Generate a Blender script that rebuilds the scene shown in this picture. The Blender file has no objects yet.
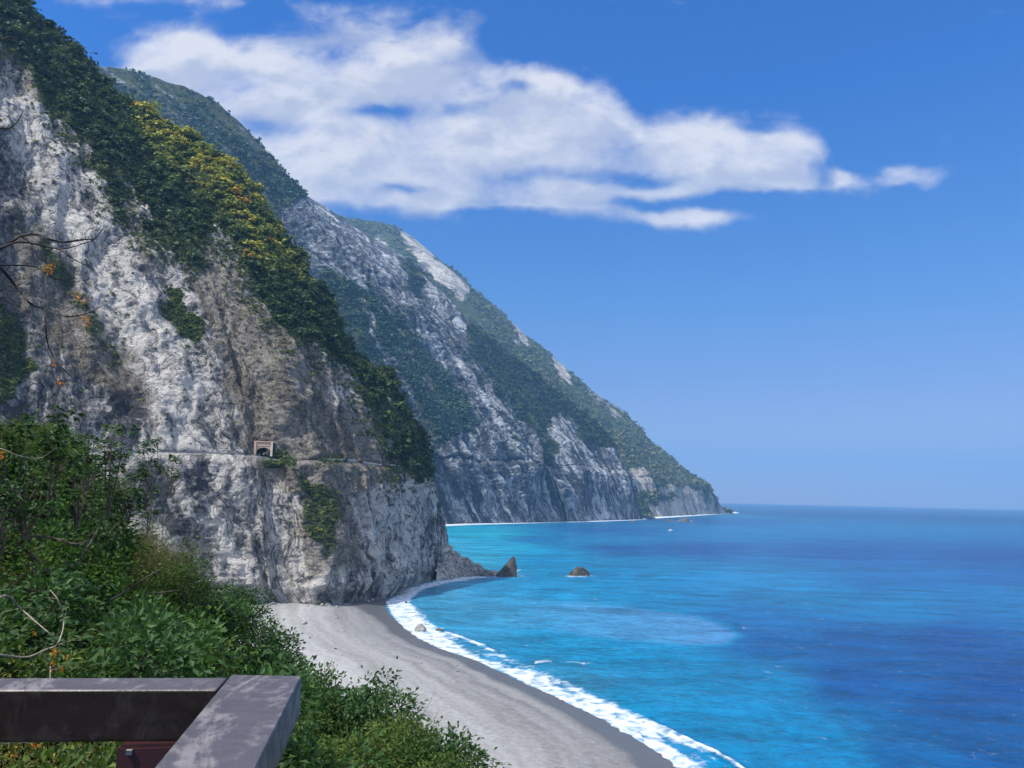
import bpy, math, random
import numpy as np
from mathutils import Vector, Matrix

SC = bpy.context.scene
COL = SC.collection
R = math.radians
RNG = np.random.default_rng(7)
random.seed(7)

# ------------------------------------------------------------------ camera
FPX, CX, CY = 769.0, 512.0, 384.0
EYE = np.array([0.0, 0.0, 60.0])
PITCH = math.atan(113.0 / FPX)
ROLL = 0.0213
_f = np.array([0, math.cos(PITCH), math.sin(PITCH)])
_r0 = np.array([1.0, 0, 0])
_u0 = np.array([0, -math.sin(PITCH), math.cos(PITCH)])
_R = math.cos(ROLL) * _r0 + math.sin(ROLL) * _u0
_U = -math.sin(ROLL) * _r0 + math.cos(ROLL) * _u0


def project(P):
    d = np.asarray(P, float) - EYE
    zc = d @ _f
    zc = np.where(np.abs(zc) < 1e-3, 1e-3, zc)
    px = CX + FPX * (d @ _R) / zc
    py = CY - FPX * (d @ _U) / zc
    bad = zc < 0.2
    return np.where(bad, -9999.0, px), np.where(bad, 9999.0, py)


def ray(px, py):
    return _f + _R * ((px - CX) / FPX) - _U * ((py - CY) / FPX)


def at_z(px, py, z=0.0):
    d = ray(px, py)
    return EYE + d * ((z - EYE[2]) / d[2])


def at_d(px, py, D):
    d = ray(px, py)
    return EYE + d * (D / math.hypot(d[0], d[1]))


cam = bpy.data.cameras.new('camera')
cam.sensor_width = 36.0
cam.lens = FPX / 1024 * 36.0
cam.clip_start = 0.05
cam.clip_end = 90000
camo = bpy.data.objects.new('camera', cam)
M = Matrix.Identity(4)
for i in range(3):
    M[i][0], M[i][1], M[i][2], M[i][3] = _R[i], _U[i], -_f[i], EYE[i]
camo.matrix_world = M
COL.objects.link(camo)
SC.camera = camo

# ------------------------------------------------------------------ noise
_perm = np.random.default_rng(3).permutation(256).astype(np.int64)
_perm = np.concatenate([_perm, _perm, _perm])
_g = np.random.default_rng(4).normal(size=(256, 3))
_g /= np.linalg.norm(_g, axis=1)[:, None]


def perlin(p):
    p = np.asarray(p, float)
    i = np.floor(p).astype(np.int64)
    f = p - i
    i &= 255
    u = f * f * f * (f * (f * 6 - 15) + 10)
    out = 0
    for dx in (0, 1):
        a = _perm[(i[:, 0] + dx) & 255]
        wx = u[:, 0] if dx else 1 - u[:, 0]
        for dy in (0, 1):
            b = _perm[a + ((i[:, 1] + dy) & 255)]
            wy = u[:, 1] if dy else 1 - u[:, 1]
            for dz in (0, 1):
                h = _perm[b + ((i[:, 2] + dz) & 255)]
                wz = u[:, 2] if dz else 1 - u[:, 2]
                g = _g[h]
                out = out + wx * wy * wz * (g[:, 0] * (f[:, 0] - dx) + g[:, 1] * (f[:, 1] - dy) + g[:, 2] * (f[:, 2] - dz))
    return out * 1.5


def fbm(p, octv=4, gain=0.5, lac=2.03):
    p = np.asarray(p, float)
    a, s, o = 1.0, 0, 0
    for k in range(octv):
        o = o + a * perlin(p + 17.3 * k)
        s += a
        p = p * lac
        a *= gain
    return o / s


def ridged(p, octv=4, gain=0.5):
    p = np.asarray(p, float)
    a, s, o = 1.0, 0, 0
    for k in range(octv):
        o = o + a * (1 - 2.2 * np.abs(perlin(p + 9.1 * k)))
        s += a
        p = p * 2.07
        a *= gain
    return o / s


def sstep(a, b, x):
    t = np.clip((x - a) / (b - a), 0, 1)
    return t * t * (3 - 2 * t)


def poly_sd(px, py, poly):
    """signed distance to a polygon, positive inside"""
    poly = np.asarray(poly, float)
    n = len(poly)
    d2 = np.full(px.shape, 1e18)
    ins = np.zeros(px.shape, bool)
    for k in range(n):
        x0, y0 = poly[k]
        x1, y1 = poly[(k + 1) % n]
        ex, ey = x1 - x0, y1 - y0
        t = np.clip(((px - x0) * ex + (py - y0) * ey) / (ex * ex + ey * ey + 1e-9), 0, 1)
        d2 = np.minimum(d2, (px - x0 - t * ex) ** 2 + (py - y0 - t * ey) ** 2)
        if y0 != y1:
            c = ((y0 > py) != (y1 > py)) & (px < (x1 - x0) * (py - y0) / (y1 - y0) + x0)
            ins ^= c
    d = np.sqrt(d2)
    return np.where(ins, d, -d)


def line_sd(px, py, line):
    """distance to an open polyline"""
    line = np.asarray(line, float)
    d2 = np.full(px.shape, 1e18)
    side = np.zeros(px.shape)
    for k in range(len(line) - 1):
        x0, y0 = line[k]
        x1, y1 = line[k + 1]
        ex, ey = x1 - x0, y1 - y0
        t = np.clip(((px - x0) * ex + (py - y0) * ey) / (ex * ex + ey * ey + 1e-9), 0, 1)
        q = (px - x0 - t * ex) ** 2 + (py - y0 - t * ey) ** 2
        m = q < d2
        d2 = np.where(m, q, d2)
        side = np.where(m, np.sign(ex * (py - y0) - ey * (px - x0)), side)
    return np.sqrt(d2) * side


def masks(px, py, polys, soft):
    o = np.zeros(px.shape)
    for p in polys:
        w = 1.0
        if isinstance(p, tuple):
            p, w = p
        o = np.maximum(o, w * sstep(-soft, soft, poly_sd(px, py, p)))
    return o


# ------------------------------------------------------------------ mesh helpers
def mesh_np(name, verts, faces, mat=None, smooth=False, attrs=None, corner=4):
    verts = np.ascontiguousarray(verts, dtype=np.float32)
    faces = np.ascontiguousarray(faces, dtype=np.int32)
    me = bpy.data.meshes.new(name)
    nf, k = faces.shape
    me.vertices.add(len(verts))
    me.vertices.foreach_set('co', verts.ravel())
    me.loops.add(nf * k)
    me.loops.foreach_set('vertex_index', faces.ravel())
    me.polygons.add(nf)
    me.polygons.foreach_set('loop_start', np.arange(0, nf * k, k, dtype=np.int32))
    me.polygons.foreach_set('use_smooth', np.full(nf, smooth, dtype=bool))
    me.update(calc_edges=True)
    for an, av in (attrs or {}).items():
        av = np.asarray(av, dtype=np.float32)
        if av.ndim == 1:
            a = me.attributes.new(an, 'FLOAT', 'POINT')
            a.data.foreach_set('value', av)
        else:
            a = me.attributes.new(an, 'FLOAT_VECTOR', 'POINT')
            a.data.foreach_set('vector', np.ascontiguousarray(av).ravel())
    if mat:
        me.materials.append(mat)
    return me


def obj(name, me, parent=None, **props):
    o = bpy.data.objects.new(name, me)
    COL.objects.link(o)
    if parent is not None:
        o.parent = parent
    for k, v in props.items():
        o[k] = v
    return o


def empty(name, loc, rz=0.0, **props):
    o = bpy.data.objects.new(name, None)
    o.empty_display_size = 0.2
    o.location = loc
    o.rotation_euler = (0, 0, rz)
    COL.objects.link(o)
    for k, v in props.items():
        o[k] = v
    return o


def grid_faces(nr, nc):
    i = np.arange(nr - 1)[:, None] * nc + np.arange(nc - 1)[None, :]
    return np.stack([i, i + 1, i + nc + 1, i + nc], -1).reshape(-1, 4)


def tube(path, rad, n=6):
    """tapered tube along a polyline -> verts, faces"""
    path = np.asarray(path, float)
    m = len(path)
    rad = np.broadcast_to(np.asarray(rad, float), (m,))
    V = []
    t = np.gradient(path, axis=0)
    t /= np.linalg.norm(t, axis=1)[:, None] + 1e-9
    ref = np.array([0.3, 0.2, 0.93])
    for k in range(m):
        a = np.cross(t[k], ref)
        if np.linalg.norm(a) < 1e-3:
            a = np.cross(t[k], [1, 0, 0])
        a /= np.linalg.norm(a)
        b = np.cross(t[k], a)
        an = np.arange(n) * 2 * math.pi / n
        V.append(path[k] + rad[k] * (np.cos(an)[:, None] * a + np.sin(an)[:, None] * b))
    V = np.concatenate(V)
    F = []
    for k in range(m - 1):
        for j in range(n):
            j2 = (j + 1) % n
            F.append((k * n + j, k * n + j2, (k + 1) * n + j2, (k + 1) * n + j))
    return V, np.array(F, int)


class MB:
    """collects quads"""
    def __init__(s):
        s.v, s.f, s.n = [], [], 0

    def add(s, v, f):
        s.v.append(np.asarray(v, float))
        s.f.append(np.asarray(f, int) + s.n)
        s.n += len(v)

    def box(s, c, size, M3=None):
        x, y, z = np.asarray(size, float) / 2
        v = np.array([(-x, -y, -z), (x, -y, -z), (x, y, -z), (-x, y, -z), (-x, -y, z), (x, -y, z), (x, y, z), (-x, y, z)])
        if M3 is not None:
            v = v @ np.asarray(M3).T
        s.add(v + np.asarray(c, float), [(0, 3, 2, 1), (4, 5, 6, 7), (0, 1, 5, 4), (1, 2, 6, 5), (2, 3, 7, 6), (3, 0, 4, 7)])

    def tube(s, path, rad, n=6):
        s.add(*tube(path, rad, n))

    def mesh(s, name, mat, smooth=False, attrs=None):
        return mesh_np(name, np.concatenate(s.v), np.concatenate(s.f), mat, smooth, attrs)


def cat_rom(P, n, u=None):
    """Catmull-Rom (centripetal-ish by chord) resample of rows P (k,d) at n evenly spaced places"""
    P = np.asarray(P, float)
    k = len(P)
    if u is None:
        u = np.r_[0, np.cumsum(np.linalg.norm(np.diff(P, axis=0), axis=1))]
    u = np.asarray(u, float)
    T = np.zeros_like(P)
    T[1:-1] = (P[2:] - P[:-2]) / (u[2:] - u[:-2])[:, None]
    T[0] = (P[1] - P[0]) / (u[1] - u[0])
    T[-1] = (P[-1] - P[-2]) / (u[-1] - u[-2])
    x = np.linspace(u[0], u[-1], n) if np.isscalar(n) else np.asarray(n)
    j = np.clip(np.searchsorted(u, x, side='right') - 1, 0, k - 2)
    h = (u[j + 1] - u[j])
    t = (x - u[j]) / h
    t2, t3 = t * t, t * t * t
    return ((2 * t3 - 3 * t2 + 1)[:, None] * P[j] + (t3 - 2 * t2 + t)[:, None] * h[:, None] * T[j]
            + (-2 * t3 + 3 * t2)[:, None] * P[j + 1] + (t3 - t2)[:, None] * h[:, None] * T[j + 1])


# ------------------------------------------------------------------ node helper
class NT:
    def __init__(s, name, world=False):
        if world:
            s.id = bpy.data.worlds.new(name)
        else:
            s.id = bpy.data.materials.new(name)
        s.id.use_nodes = True
        s.t = s.id.node_tree
        s.t.nodes.clear()

    def n(s, ty, ins=None, **kw):
        nd = s.t.nodes.new(ty)
        for k, v in kw.items():
            setattr(nd, k, v)
        for k, v in (ins or {}).items():
            sock = nd.inputs[k]
            if isinstance(v, bpy.types.NodeSocket):
                s.t.links.new(v, sock)
            else:
                if sock.type == 'RGBA' and len(v) == 3:
                    v = (*v, 1)
                sock.default_value = v
        return nd

    def math(s, op, a, b=None, c=None, clamp=False):
        ins = {0: a}
        if b is not None:
            ins[1] = b
        if c is not None:
            ins[2] = c
        nd = s.n('ShaderNodeMath', ins, operation=op)
        nd.use_clamp = clamp
        return nd.outputs[0]

    def mapr(s, v, a, b, c=0.0, d=1.0, smooth=True):
        nd = s.n('ShaderNodeMapRange', {'Value': v, 'From Min': a, 'From Max': b, 'To Min': c, 'To Max': d})
        nd.interpolation_type = 'SMOOTHSTEP' if smooth else 'LINEAR'
        return nd.outputs[0]

    def mix(s, f, a, b, mode='MIX'):
        nd = s.n('ShaderNodeMix', data_type='RGBA', blend_type=mode)
        nd.clamp_factor = True
        for k, v in ((0, f), (6, a), (7, b)):
            sock = nd.inputs[k]
            if isinstance(v, bpy.types.NodeSocket):
                s.t.links.new(v, sock)
            else:
                sock.default_value = (*v, 1) if (k > 0 and len(v) == 3) else v
        return nd.outputs[2]

    def attr(s, name, what='Fac'):
        return s.n('ShaderNodeAttribute', attribute_name=name).outputs[what]

    def noise(s, vec, scale, detail=4, rough=0.55, dist=0.0):
        nd = s.n('ShaderNodeTexNoise', {'Vector': vec, 'Scale': scale, 'Detail': detail, 'Roughness': rough, 'Distortion': dist})
        return nd.outputs[0]

    def mapping(s, vec, scale=(1, 1, 1), rot=(0, 0, 0), loc=(0, 0, 0)):
        return s.n('ShaderNodeMapping', {'Vector': vec, 'Scale': scale, 'Rotation': rot, 'Location': loc}).outputs[0]

    def ramp(s, f, stops):
        nd = s.n('ShaderNodeValToRGB', {0: f})
        cr = nd.color_ramp
        while len(cr.elements) < len(stops):
            cr.elements.new(0.5)
        for e, (p, c) in zip(cr.elements, stops):
            e.position = p
            e.color = (*c, 1) if len(c) == 3 else c
        return nd.outputs[0]

    def out(s, shader, vol=None):
        o = s.n('ShaderNodeOutputMaterial')
        if shader is not None:
            s.t.links.new(shader, o.inputs[0])
        if vol is not None:
            s.t.links.new(vol, o.inputs[1])
        return s.id


def simple_mat(name, c1, c2, scale, rough=0.7, spec=0.3, bump=0.0, bscale=None, bdist=0.01, detail=5, metallic=0.0):
    m = NT(name)
    tc = m.n('ShaderNodeTexCoord').outputs['Object']
    f = m.mapr(m.noise(tc, scale, detail, 0.6), 0.3, 0.7)
    c = m.mix(f, c1, c2)
    b = m.n('ShaderNodeBsdfPrincipled', {'Base Color': c, 'Roughness': rough, 'Specular IOR Level': spec, 'Metallic': metallic})
    if bump:
        bn = m.n('ShaderNodeBump', {'Height': m.noise(tc, bscale or scale * 2, 6, 0.6), 'Strength': bump, 'Distance': bdist})
        m.t.links.new(bn.outputs[0], b.inputs['Normal'])
    return m.out(b.outputs[0])


# ------------------------------------------------------------------ materials
def rock_mat(name, L=1.0, pale_shift=0.0, tint=(1, 1, 1), bump=0.9):
    """streaked marble / schist cliff; attributes st (metres along, metres up), veg, pale, moss"""
    m = NT(name)
    st = m.attr('st', 'Vector')
    ob = m.n('ShaderNodeTexCoord').outputs['Object']
    warp = m.n('ShaderNodeTexNoise', {'Vector': ob, 'Scale': 0.05 / L, 'Detail': 3.0})
    w2 = m.n('ShaderNodeVectorMath', {0: warp.outputs['Color'], 1: (26 * L, 20 * L, 0)}, operation='MULTIPLY').outputs[0]
    stw = m.n('ShaderNodeVectorMath', {0: st, 1: w2}, operation='ADD').outputs[0]
    A = m.noise(m.mapping(stw, (1 / (7 * L), 1 / (50 * L), 1)), 1.0, 9, 0.62)
    A2 = m.noise(m.mapping(stw, (1 / (26 * L), 1 / (90 * L), 1), loc=(5, 3, 0)), 1.0, 5, 0.6)
    B = m.noise(ob, 0.22 / L, 10, 0.72)
    C = m.noise(ob, 0.9 / L, 6, 0.7)
    pale = m.attr('pale')
    D_ = m.noise(m.mapping(stw, (1 / (2.2 * L), 1 / (16 * L), 1), loc=(2, 7, 0)), 1.0, 6, 0.65)
    v = m.math('MULTIPLY_ADD', D_, 0.6, m.math('MULTIPLY', A, 0.9))
    v = m.math('MULTIPLY_ADD', A2, 0.55, v)
    v = m.math('MULTIPLY_ADD', B, 1.05, v)
    v = m.math('MULTIPLY_ADD', C, 0.6, v)
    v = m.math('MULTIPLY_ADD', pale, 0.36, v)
    Fr = m.noise(m.mapping(stw, (1 / (11 * L), 1 / (40 * L), 1), rot=(0, 0, R(38)), loc=(4, 8, 0)), 1.0, 7, 0.6)
    v = m.math('MULTIPLY_ADD', Fr, 0.75, v)
    v = m.math('ADD', v, -0.075)
    vw = m.n('ShaderNodeVectorMath', {0: m.mapping(stw, (1 / (7 * L), 1 / (19 * L), 1), rot=(0, 0, R(24))), 1: m.n('ShaderNodeVectorMath', {0: warp.outputs['Color'], 1: (1.2, 1.2, 0)}, operation='MULTIPLY').outputs[0]}, operation='ADD').outputs[0]
    vo = m.n('ShaderNodeTexVoronoi', {'Vector': vw, 'Scale': 1.0, 'Detail': 2.0, 'Roughness': 0.6, 'Lacunarity': 2.3}, feature='F1', voronoi_dimensions='2D')
    facet = m.n('ShaderNodeSeparateColor', {0: vo.outputs['Color']}).outputs[0]
    ve = m.n('ShaderNodeTexVoronoi', {'Vector': vw, 'Scale': 1.0, 'Detail': 1.0, 'Roughness': 0.5, 'Lacunarity': 2.3}, feature='DISTANCE_TO_EDGE', voronoi_dimensions='2D')
    crack = m.mapr(ve.outputs['Distance'], 0.0, 0.07)
    v = m.math('MULTIPLY_ADD', facet, 0.20, v)
    v = m.math('MULTIPLY_ADD', crack, 0.10, v)
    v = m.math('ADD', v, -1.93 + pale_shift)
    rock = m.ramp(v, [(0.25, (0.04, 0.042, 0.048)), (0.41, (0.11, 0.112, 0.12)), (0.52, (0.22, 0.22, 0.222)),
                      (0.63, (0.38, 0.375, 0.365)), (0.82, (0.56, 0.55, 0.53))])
    rock = m.mix(1.0, rock, tint, 'MULTIPLY')
    # rusty, mossy stain
    mo = m.math('MULTIPLY_ADD', m.noise(m.mapping(stw, (1 / (9 * L), 1 / (26 * L), 1), loc=(9, 1, 0)), 1.0, 8, 0.65), 1.2, m.math('MULTIPLY', m.attr('moss'), 0.6))
    mof = m.mapr(mo, 0.74, 1.08)
    moc = m.mix(m.mapr(C, 0.4, 0.6), (0.07, 0.062, 0.04), (0.20, 0.165, 0.125))
    base = m.mix(m.math('MULTIPLY', mof, 0.7), rock, moc)
    # vegetation
    vn = m.math('MULTIPLY_ADD', m.noise(m.mapping(stw, (1 / (14 * L), 1 / (55 * L), 1), loc=(3, 3, 3)), 1.0, 6, 0.65), 0.7, m.math('MULTIPLY', m.noise(ob, 0.16 / L, 8, 0.7), 0.5))
    vf = m.mapr(m.math('MULTIPLY_ADD', vn, 1.0, m.attr('veg')), 0.98, 1.14)
    vc = m.mix(m.mapr(m.noise(ob, 0.35 / L, 6, 0.7), 0.38, 0.62), (0.024, 0.040, 0.016), (0.075, 0.090, 0.034))
    base = m.mix(vf, base, vc)
    h = m.math('MULTIPLY_ADD', A, 1.6, m.math('MULTIPLY_ADD', B, 2.0, m.math('MULTIPLY_ADD', facet, 0.7, m.math('MULTIPLY_ADD', crack, 0.5, m.math('MULTIPLY', C, 0.7)))))
    bn = m.n('ShaderNodeBump', {'Height': h, 'Strength': bump, 'Distance': 2.2 * L})
    b = m.n('ShaderNodeBsdfPrincipled', {'Base Color': base, 'Roughness': 0.9, 'Specular IOR Level': 0.15, 'Normal': bn.outputs[0]})
    return m.out(b.outputs[0])


def leaf_mat(name, stops, trans=0.25, spec=0.15, rough=0.6):
    m = NT(name)
    t = m.attr('tint')
    c = m.ramp(t, stops)
    d = m.n('ShaderNodeBsdfPrincipled', {'Base Color': c, 'Roughness': rough, 'Specular IOR Level': spec})
    if trans:
        tr = m.n('ShaderNodeBsdfTranslucent', {'Color': m.mix(1.0, c, (1.3, 1.4, 0.6), 'MULTIPLY')})
        mx = m.n('ShaderNodeMixShader', {0: trans, 1: d.outputs[0], 2: tr.outputs[0]})
        return m.out(mx.outputs[0])
    return m.out(d.outputs[0])


MAT = {}
MAT['cliff'] = rock_mat('cliff_rock', 1.0, 0.0, (1.0, 0.975, 0.94))
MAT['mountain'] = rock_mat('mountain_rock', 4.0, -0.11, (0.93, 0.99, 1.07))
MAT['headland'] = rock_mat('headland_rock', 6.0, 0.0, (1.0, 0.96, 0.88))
MAT['forest'] = leaf_mat('forest_leaves', [(0.0, (0.024, 0.047, 0.021)), (0.42, (0.056, 0.094, 0.034)), (0.68, (0.12, 0.15, 0.045)), (0.86, (0.25, 0.29, 0.05)), (1.0, (0.38, 0.34, 0.06))], 0.2)
MAT['orange_leaf'] = leaf_mat('orange_leaves', [(0, (0.30, 0.13, 0.02)), (1, (0.62, 0.33, 0.05))], 0.2)
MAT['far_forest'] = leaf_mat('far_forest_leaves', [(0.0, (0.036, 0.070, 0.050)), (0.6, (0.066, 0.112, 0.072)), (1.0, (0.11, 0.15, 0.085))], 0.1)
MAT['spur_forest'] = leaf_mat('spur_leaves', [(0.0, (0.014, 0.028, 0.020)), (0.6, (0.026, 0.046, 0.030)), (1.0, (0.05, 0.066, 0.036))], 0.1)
MAT['sunlit_scrub'] = leaf_mat('sunlit_scrub_leaves', [(0.0, (0.062, 0.082, 0.036)), (0.6, (0.13, 0.148, 0.062)), (1.0, (0.25, 0.24, 0.10))], 0.1)  # sunlight on the far headland put into the leaf colour
MAT['leaf_dark'] = leaf_mat('broad_leaves', [(0, (0.019, 0.046, 0.016)), (0.6, (0.041, 0.095, 0.027)), (1, (0.081, 0.149, 0.041))], 0.25, 0.18, 0.6)
MAT['leaf_mid'] = leaf_mat('shrub_leaves', [(0, (0.029, 0.055, 0.013)), (0.6, (0.065, 0.111, 0.023)), (1, (0.130, 0.169, 0.039))], 0.3)
MAT['leaf_olive'] = leaf_mat('olive_leaves', [(0, (0.046, 0.057, 0.014)), (0.6, (0.098, 0.109, 0.025)), (1, (0.184, 0.172, 0.046))], 0.3)
MAT['leaf_bright'] = leaf_mat('bright_leaves', [(0, (0.036, 0.084, 0.014)), (0.6, (0.072, 0.150, 0.024)), (1, (0.132, 0.216, 0.036))], 0.3)
MAT['twig'] = simple_mat('bark', (0.05, 0.038, 0.03), (0.12, 0.095, 0.075), 25, 0.85, 0.2)
MAT['twig_dark'] = simple_mat('dark_bark', (0.022, 0.018, 0.016), (0.05, 0.04, 0.036), 25, 0.85, 0.2)
MAT['twig_pale'] = simple_mat('pale_bark', (0.16, 0.13, 0.10), (0.30, 0.26, 0.21), 20, 0.85, 0.2)
MAT['pod'] = leaf_mat('orange_pods', [(0, (0.34, 0.09, 0.015)), (1, (0.72, 0.27, 0.05))], 0.3)
MAT['soil'] = simple_mat('soil', (0.022, 0.024, 0.012), (0.06, 0.055, 0.028), 1.5, 0.95, 0.1, 0.6, 4, 0.1)
MAT['stack'] = simple_mat('stack_rock', (0.028, 0.027, 0.026), (0.095, 0.088, 0.080), 0.5, 0.85, 0.2, 0.9, 0.8, 0.8, 9)
MAT['boulder'] = simple_mat('boulder_rock', (0.15, 0.145, 0.135), (0.42, 0.40, 0.365), 0.35, 0.85, 0.2, 0.8, 1.0, 0.5, 8)
MAT['dark_rock'] = simple_mat('wet_rock', (0.03, 0.03, 0.032), (0.085, 0.08, 0.075), 0.4, 0.6, 0.4, 0.8, 1.0, 0.5, 8)
MAT['scree'] = simple_mat('scree_rubble', (0.16, 0.15, 0.135), (0.46, 0.43, 0.385), 0.45, 0.9, 0.1, 0.9, 0.9, 0.6, 9)
MAT['concrete'] = simple_mat('pale_concrete', (0.34, 0.32, 0.29), (0.50, 0.48, 0.44), 0.7, 0.85, 0.2)
MAT['asphalt'] = simple_mat('asphalt', (0.16, 0.16, 0.155), (0.27, 0.265, 0.25), 0.4, 0.9, 0.2)
MAT['portal'] = simple_mat('portal_stone', (0.34, 0.225, 0.165), (0.46, 0.33, 0.25), 0.5, 0.85, 0.2)
MAT['portal_dark'] = simple_mat('tunnel_shade_plate', (0.003, 0.003, 0.003), (0.008, 0.008, 0.008), 0.6, 0.9, 0.1)

# ------------------------------------------------------------------ mountains
def loft(cols, nu, zr, bench, n_low, n_bench, n_up, n_back, low_slope=78, back=(220, 200), ucount=None, power=0.86):
    """cols: list of (foot, crest). Returns grid (rows, nu, 3), rows index info"""
    F = np.array([c[0] for c in cols], float)
    K = np.array([c[1] for c in cols], float)
    mid = (F + K) / 2
    u = np.r_[0, np.cumsum(np.linalg.norm(np.diff(mid, axis=0), axis=1))]
    w = np.array([c[2] if len(c) > 2 else 1.0 for c in cols], float)
    ui = np.r_[0, np.cumsum(np.diff(u) * (w[1:] + w[:-1]) / 2)]
    x = np.interp(np.linspace(0, ui[-1], nu), ui, u)
    F2, K2 = cat_rom(F, x, u), cat_rom(K, x, u)
    H = np.linalg.norm((K2 - F2)[:, :2], axis=1) + 1e-6
    dirh = (K2 - F2)[:, :2] / H[:, None]
    zf, zk = F2[:, 2] - np.where(F2[:, 2] > 1, 6.0, 2.0), K2[:, 2]
    zre = np.minimum(zr, zf + 0.72 * (zk - zf))
    b = bench * np.clip((zk - zr) / 25, 0.0, 1)
    hl = np.minimum((zre - zf) / math.tan(R(low_slope)), 0.4 * H)
    rows = []
    for q in np.linspace(0, 1, n_low, endpoint=False):
        rows.append((hl * q, zf + (zre - zf) * q))
    for q in np.linspace(0, 1, n_bench, endpoint=False):
        rows.append((hl + b * q, zre + 0.0 * q))
    for q in np.linspace(0, 1, n_up, endpoint=False):
        rows.append((hl + b + (H - hl - b) * q, zre + (zk - zre) * q ** power))
    for q in np.linspace(0, 1, n_back):
        rows.append((H + back[0] * np.clip(zk / (0.8 * back[1]), 0.05, 1) * q, zk - np.minimum(back[1], zk + 25) * (0.35 * q + 0.65 * q * q)))
    h = np.array([r[0] for r in rows])
    z = np.array([r[1] for r in rows])
    G = np.empty(h.shape + (3,))
    G[..., 0] = F2[None, :, 0] + dirh[None, :, 0] * h
    G[..., 1] = F2[None, :, 1] + dirh[None, :, 1] * h
    G[..., 2] = z
    return G, (n_low, n_low + n_bench, n_low + n_bench + n_up)


def grid_st(G):
    ds = np.linalg.norm(np.diff(G, axis=1), axis=2)
    s = np.concatenate([np.zeros((1,)), np.cumsum(ds.mean(0))])
    dt = np.linalg.norm(np.diff(G, axis=0), axis=2)
    t = np.concatenate([np.zeros((1, G.shape[1])), np.cumsum(dt, 0)])
    S = np.broadcast_to(s[None, :], t.shape)
    return S, t


def grid_normals(G):
    a = np.gradient(G, axis=1)
    b = np.gradient(G, axis=0)
    n = np.cross(a, b)
    n /= np.linalg.norm(n, axis=2)[..., None] + 1e-9
    return n


def smooth2(N, k):
    for _ in range(k):
        N = (np.roll(N, 1, 0) + np.roll(N, -1, 0) + 2 * N) / 4
        N[0], N[-1] = N[1], N[-2]
        N[:, 1:-1] = (N[:, :-2] + N[:, 2:] + 2 * N[:, 1:-1]) / 4
    return N / (np.linalg.norm(N, axis=2)[..., None] + 1e-9)


def quad_proto(nq, rng, lumps=8, q=0.34, flat=0.8):
    """crown of nq leaf-clump quads in a unit-ish ball; base at z=0"""
    c = rng.normal(size=(lumps, 3)) * (0.42, 0.42, 0.30) + (0, 0, 0.75)
    rad = rng.uniform(0.32, 0.55, lumps)
    k = rng.integers(0, lumps, nq)
    d = rng.normal(size=(nq, 3))
    d[:, 2] = np.abs(d[:, 2]) * 0.9 - 0.25
    d /= np.linalg.norm(d, axis=1)[:, None]
    P = c[k] + d * rad[k][:, None] * rng.uniform(0.75, 1.08, nq)[:, None]
    n = d + rng.normal(size=(nq, 3)) * 0.45
    n[:, 2] += 0.35
    n /= np.linalg.norm(n, axis=1)[:, None]
    a = np.cross(n, rng.normal(size=(nq, 3)))
    a /= np.linalg.norm(a, axis=1)[:, None]
    b = np.cross(n, a)
    sz = q * rng.uniform(0.5, 1.2, nq)[:, None]
    cc = rng.uniform(0.5, 1.0, (nq, 4, 1))
    Q = np.stack([P + a * sz * cc[:, 0], P + b * sz * cc[:, 1] * 0.8, P - a * sz * cc[:, 2], P - b * sz * cc[:, 3] * 0.8], 1)
    Q[..., 2] *= flat
    return Q


def stamp(protos, pos, scl, rot, tint, rng, jit=0.12):
    V, T = [], []
    pid = rng.integers(0, len(protos), len(pos))
    for i, p in enumerate(protos):
        m = pid == i
        if not m.any():
            continue
        c, s = np.cos(rot[m]), np.sin(rot[m])
        Rz = np.zeros((m.sum(), 3, 3))
        Rz[:, 0, 0] = c; Rz[:, 0, 1] = -s; Rz[:, 1, 0] = s; Rz[:, 1, 1] = c; Rz[:, 2, 2] = 1
        v = np.einsum('nij,qkj->nqki', Rz, p) * scl[m][:, None, None, None] + pos[m][:, None, None, :]
        V.append(v.reshape(-1, 3))
        t = tint[m][:, None] + rng.normal(size=(m.sum(), p.shape[0])) * jit
        T.append(np.repeat(np.clip(t, 0, 1).ravel(), 4))
    V, T = np.concatenate(V), np.concatenate(T)
    return V, np.arange(len(V)).reshape(-1, 4), T


def scatter(G, weight, n, rng):
    """random points on grid G with cell weights"""
    e1 = G[:-1, 1:] - G[:-1, :-1]
    e2 = G[1:, :-1] - G[:-1, :-1]
    ar = np.linalg.norm(np.cross(e1, e2), axis=2)
    w = (ar * (weight[:-1, :-1] + weight[1:, 1:]) / 2).ravel()
    idx = rng.choice(len(w), n, p=w / w.sum())
    i, j = np.divmod(idx, G.shape[1] - 1)
    a, b = rng.uniform(size=(2, n, 1))
    return G[i, j] + a * e1[i, j] + b * e2[i, j], i, j


def W(x, y, z):
    return np.array([x, y, z], float)


def world_px(P):
    return project(P)


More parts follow.
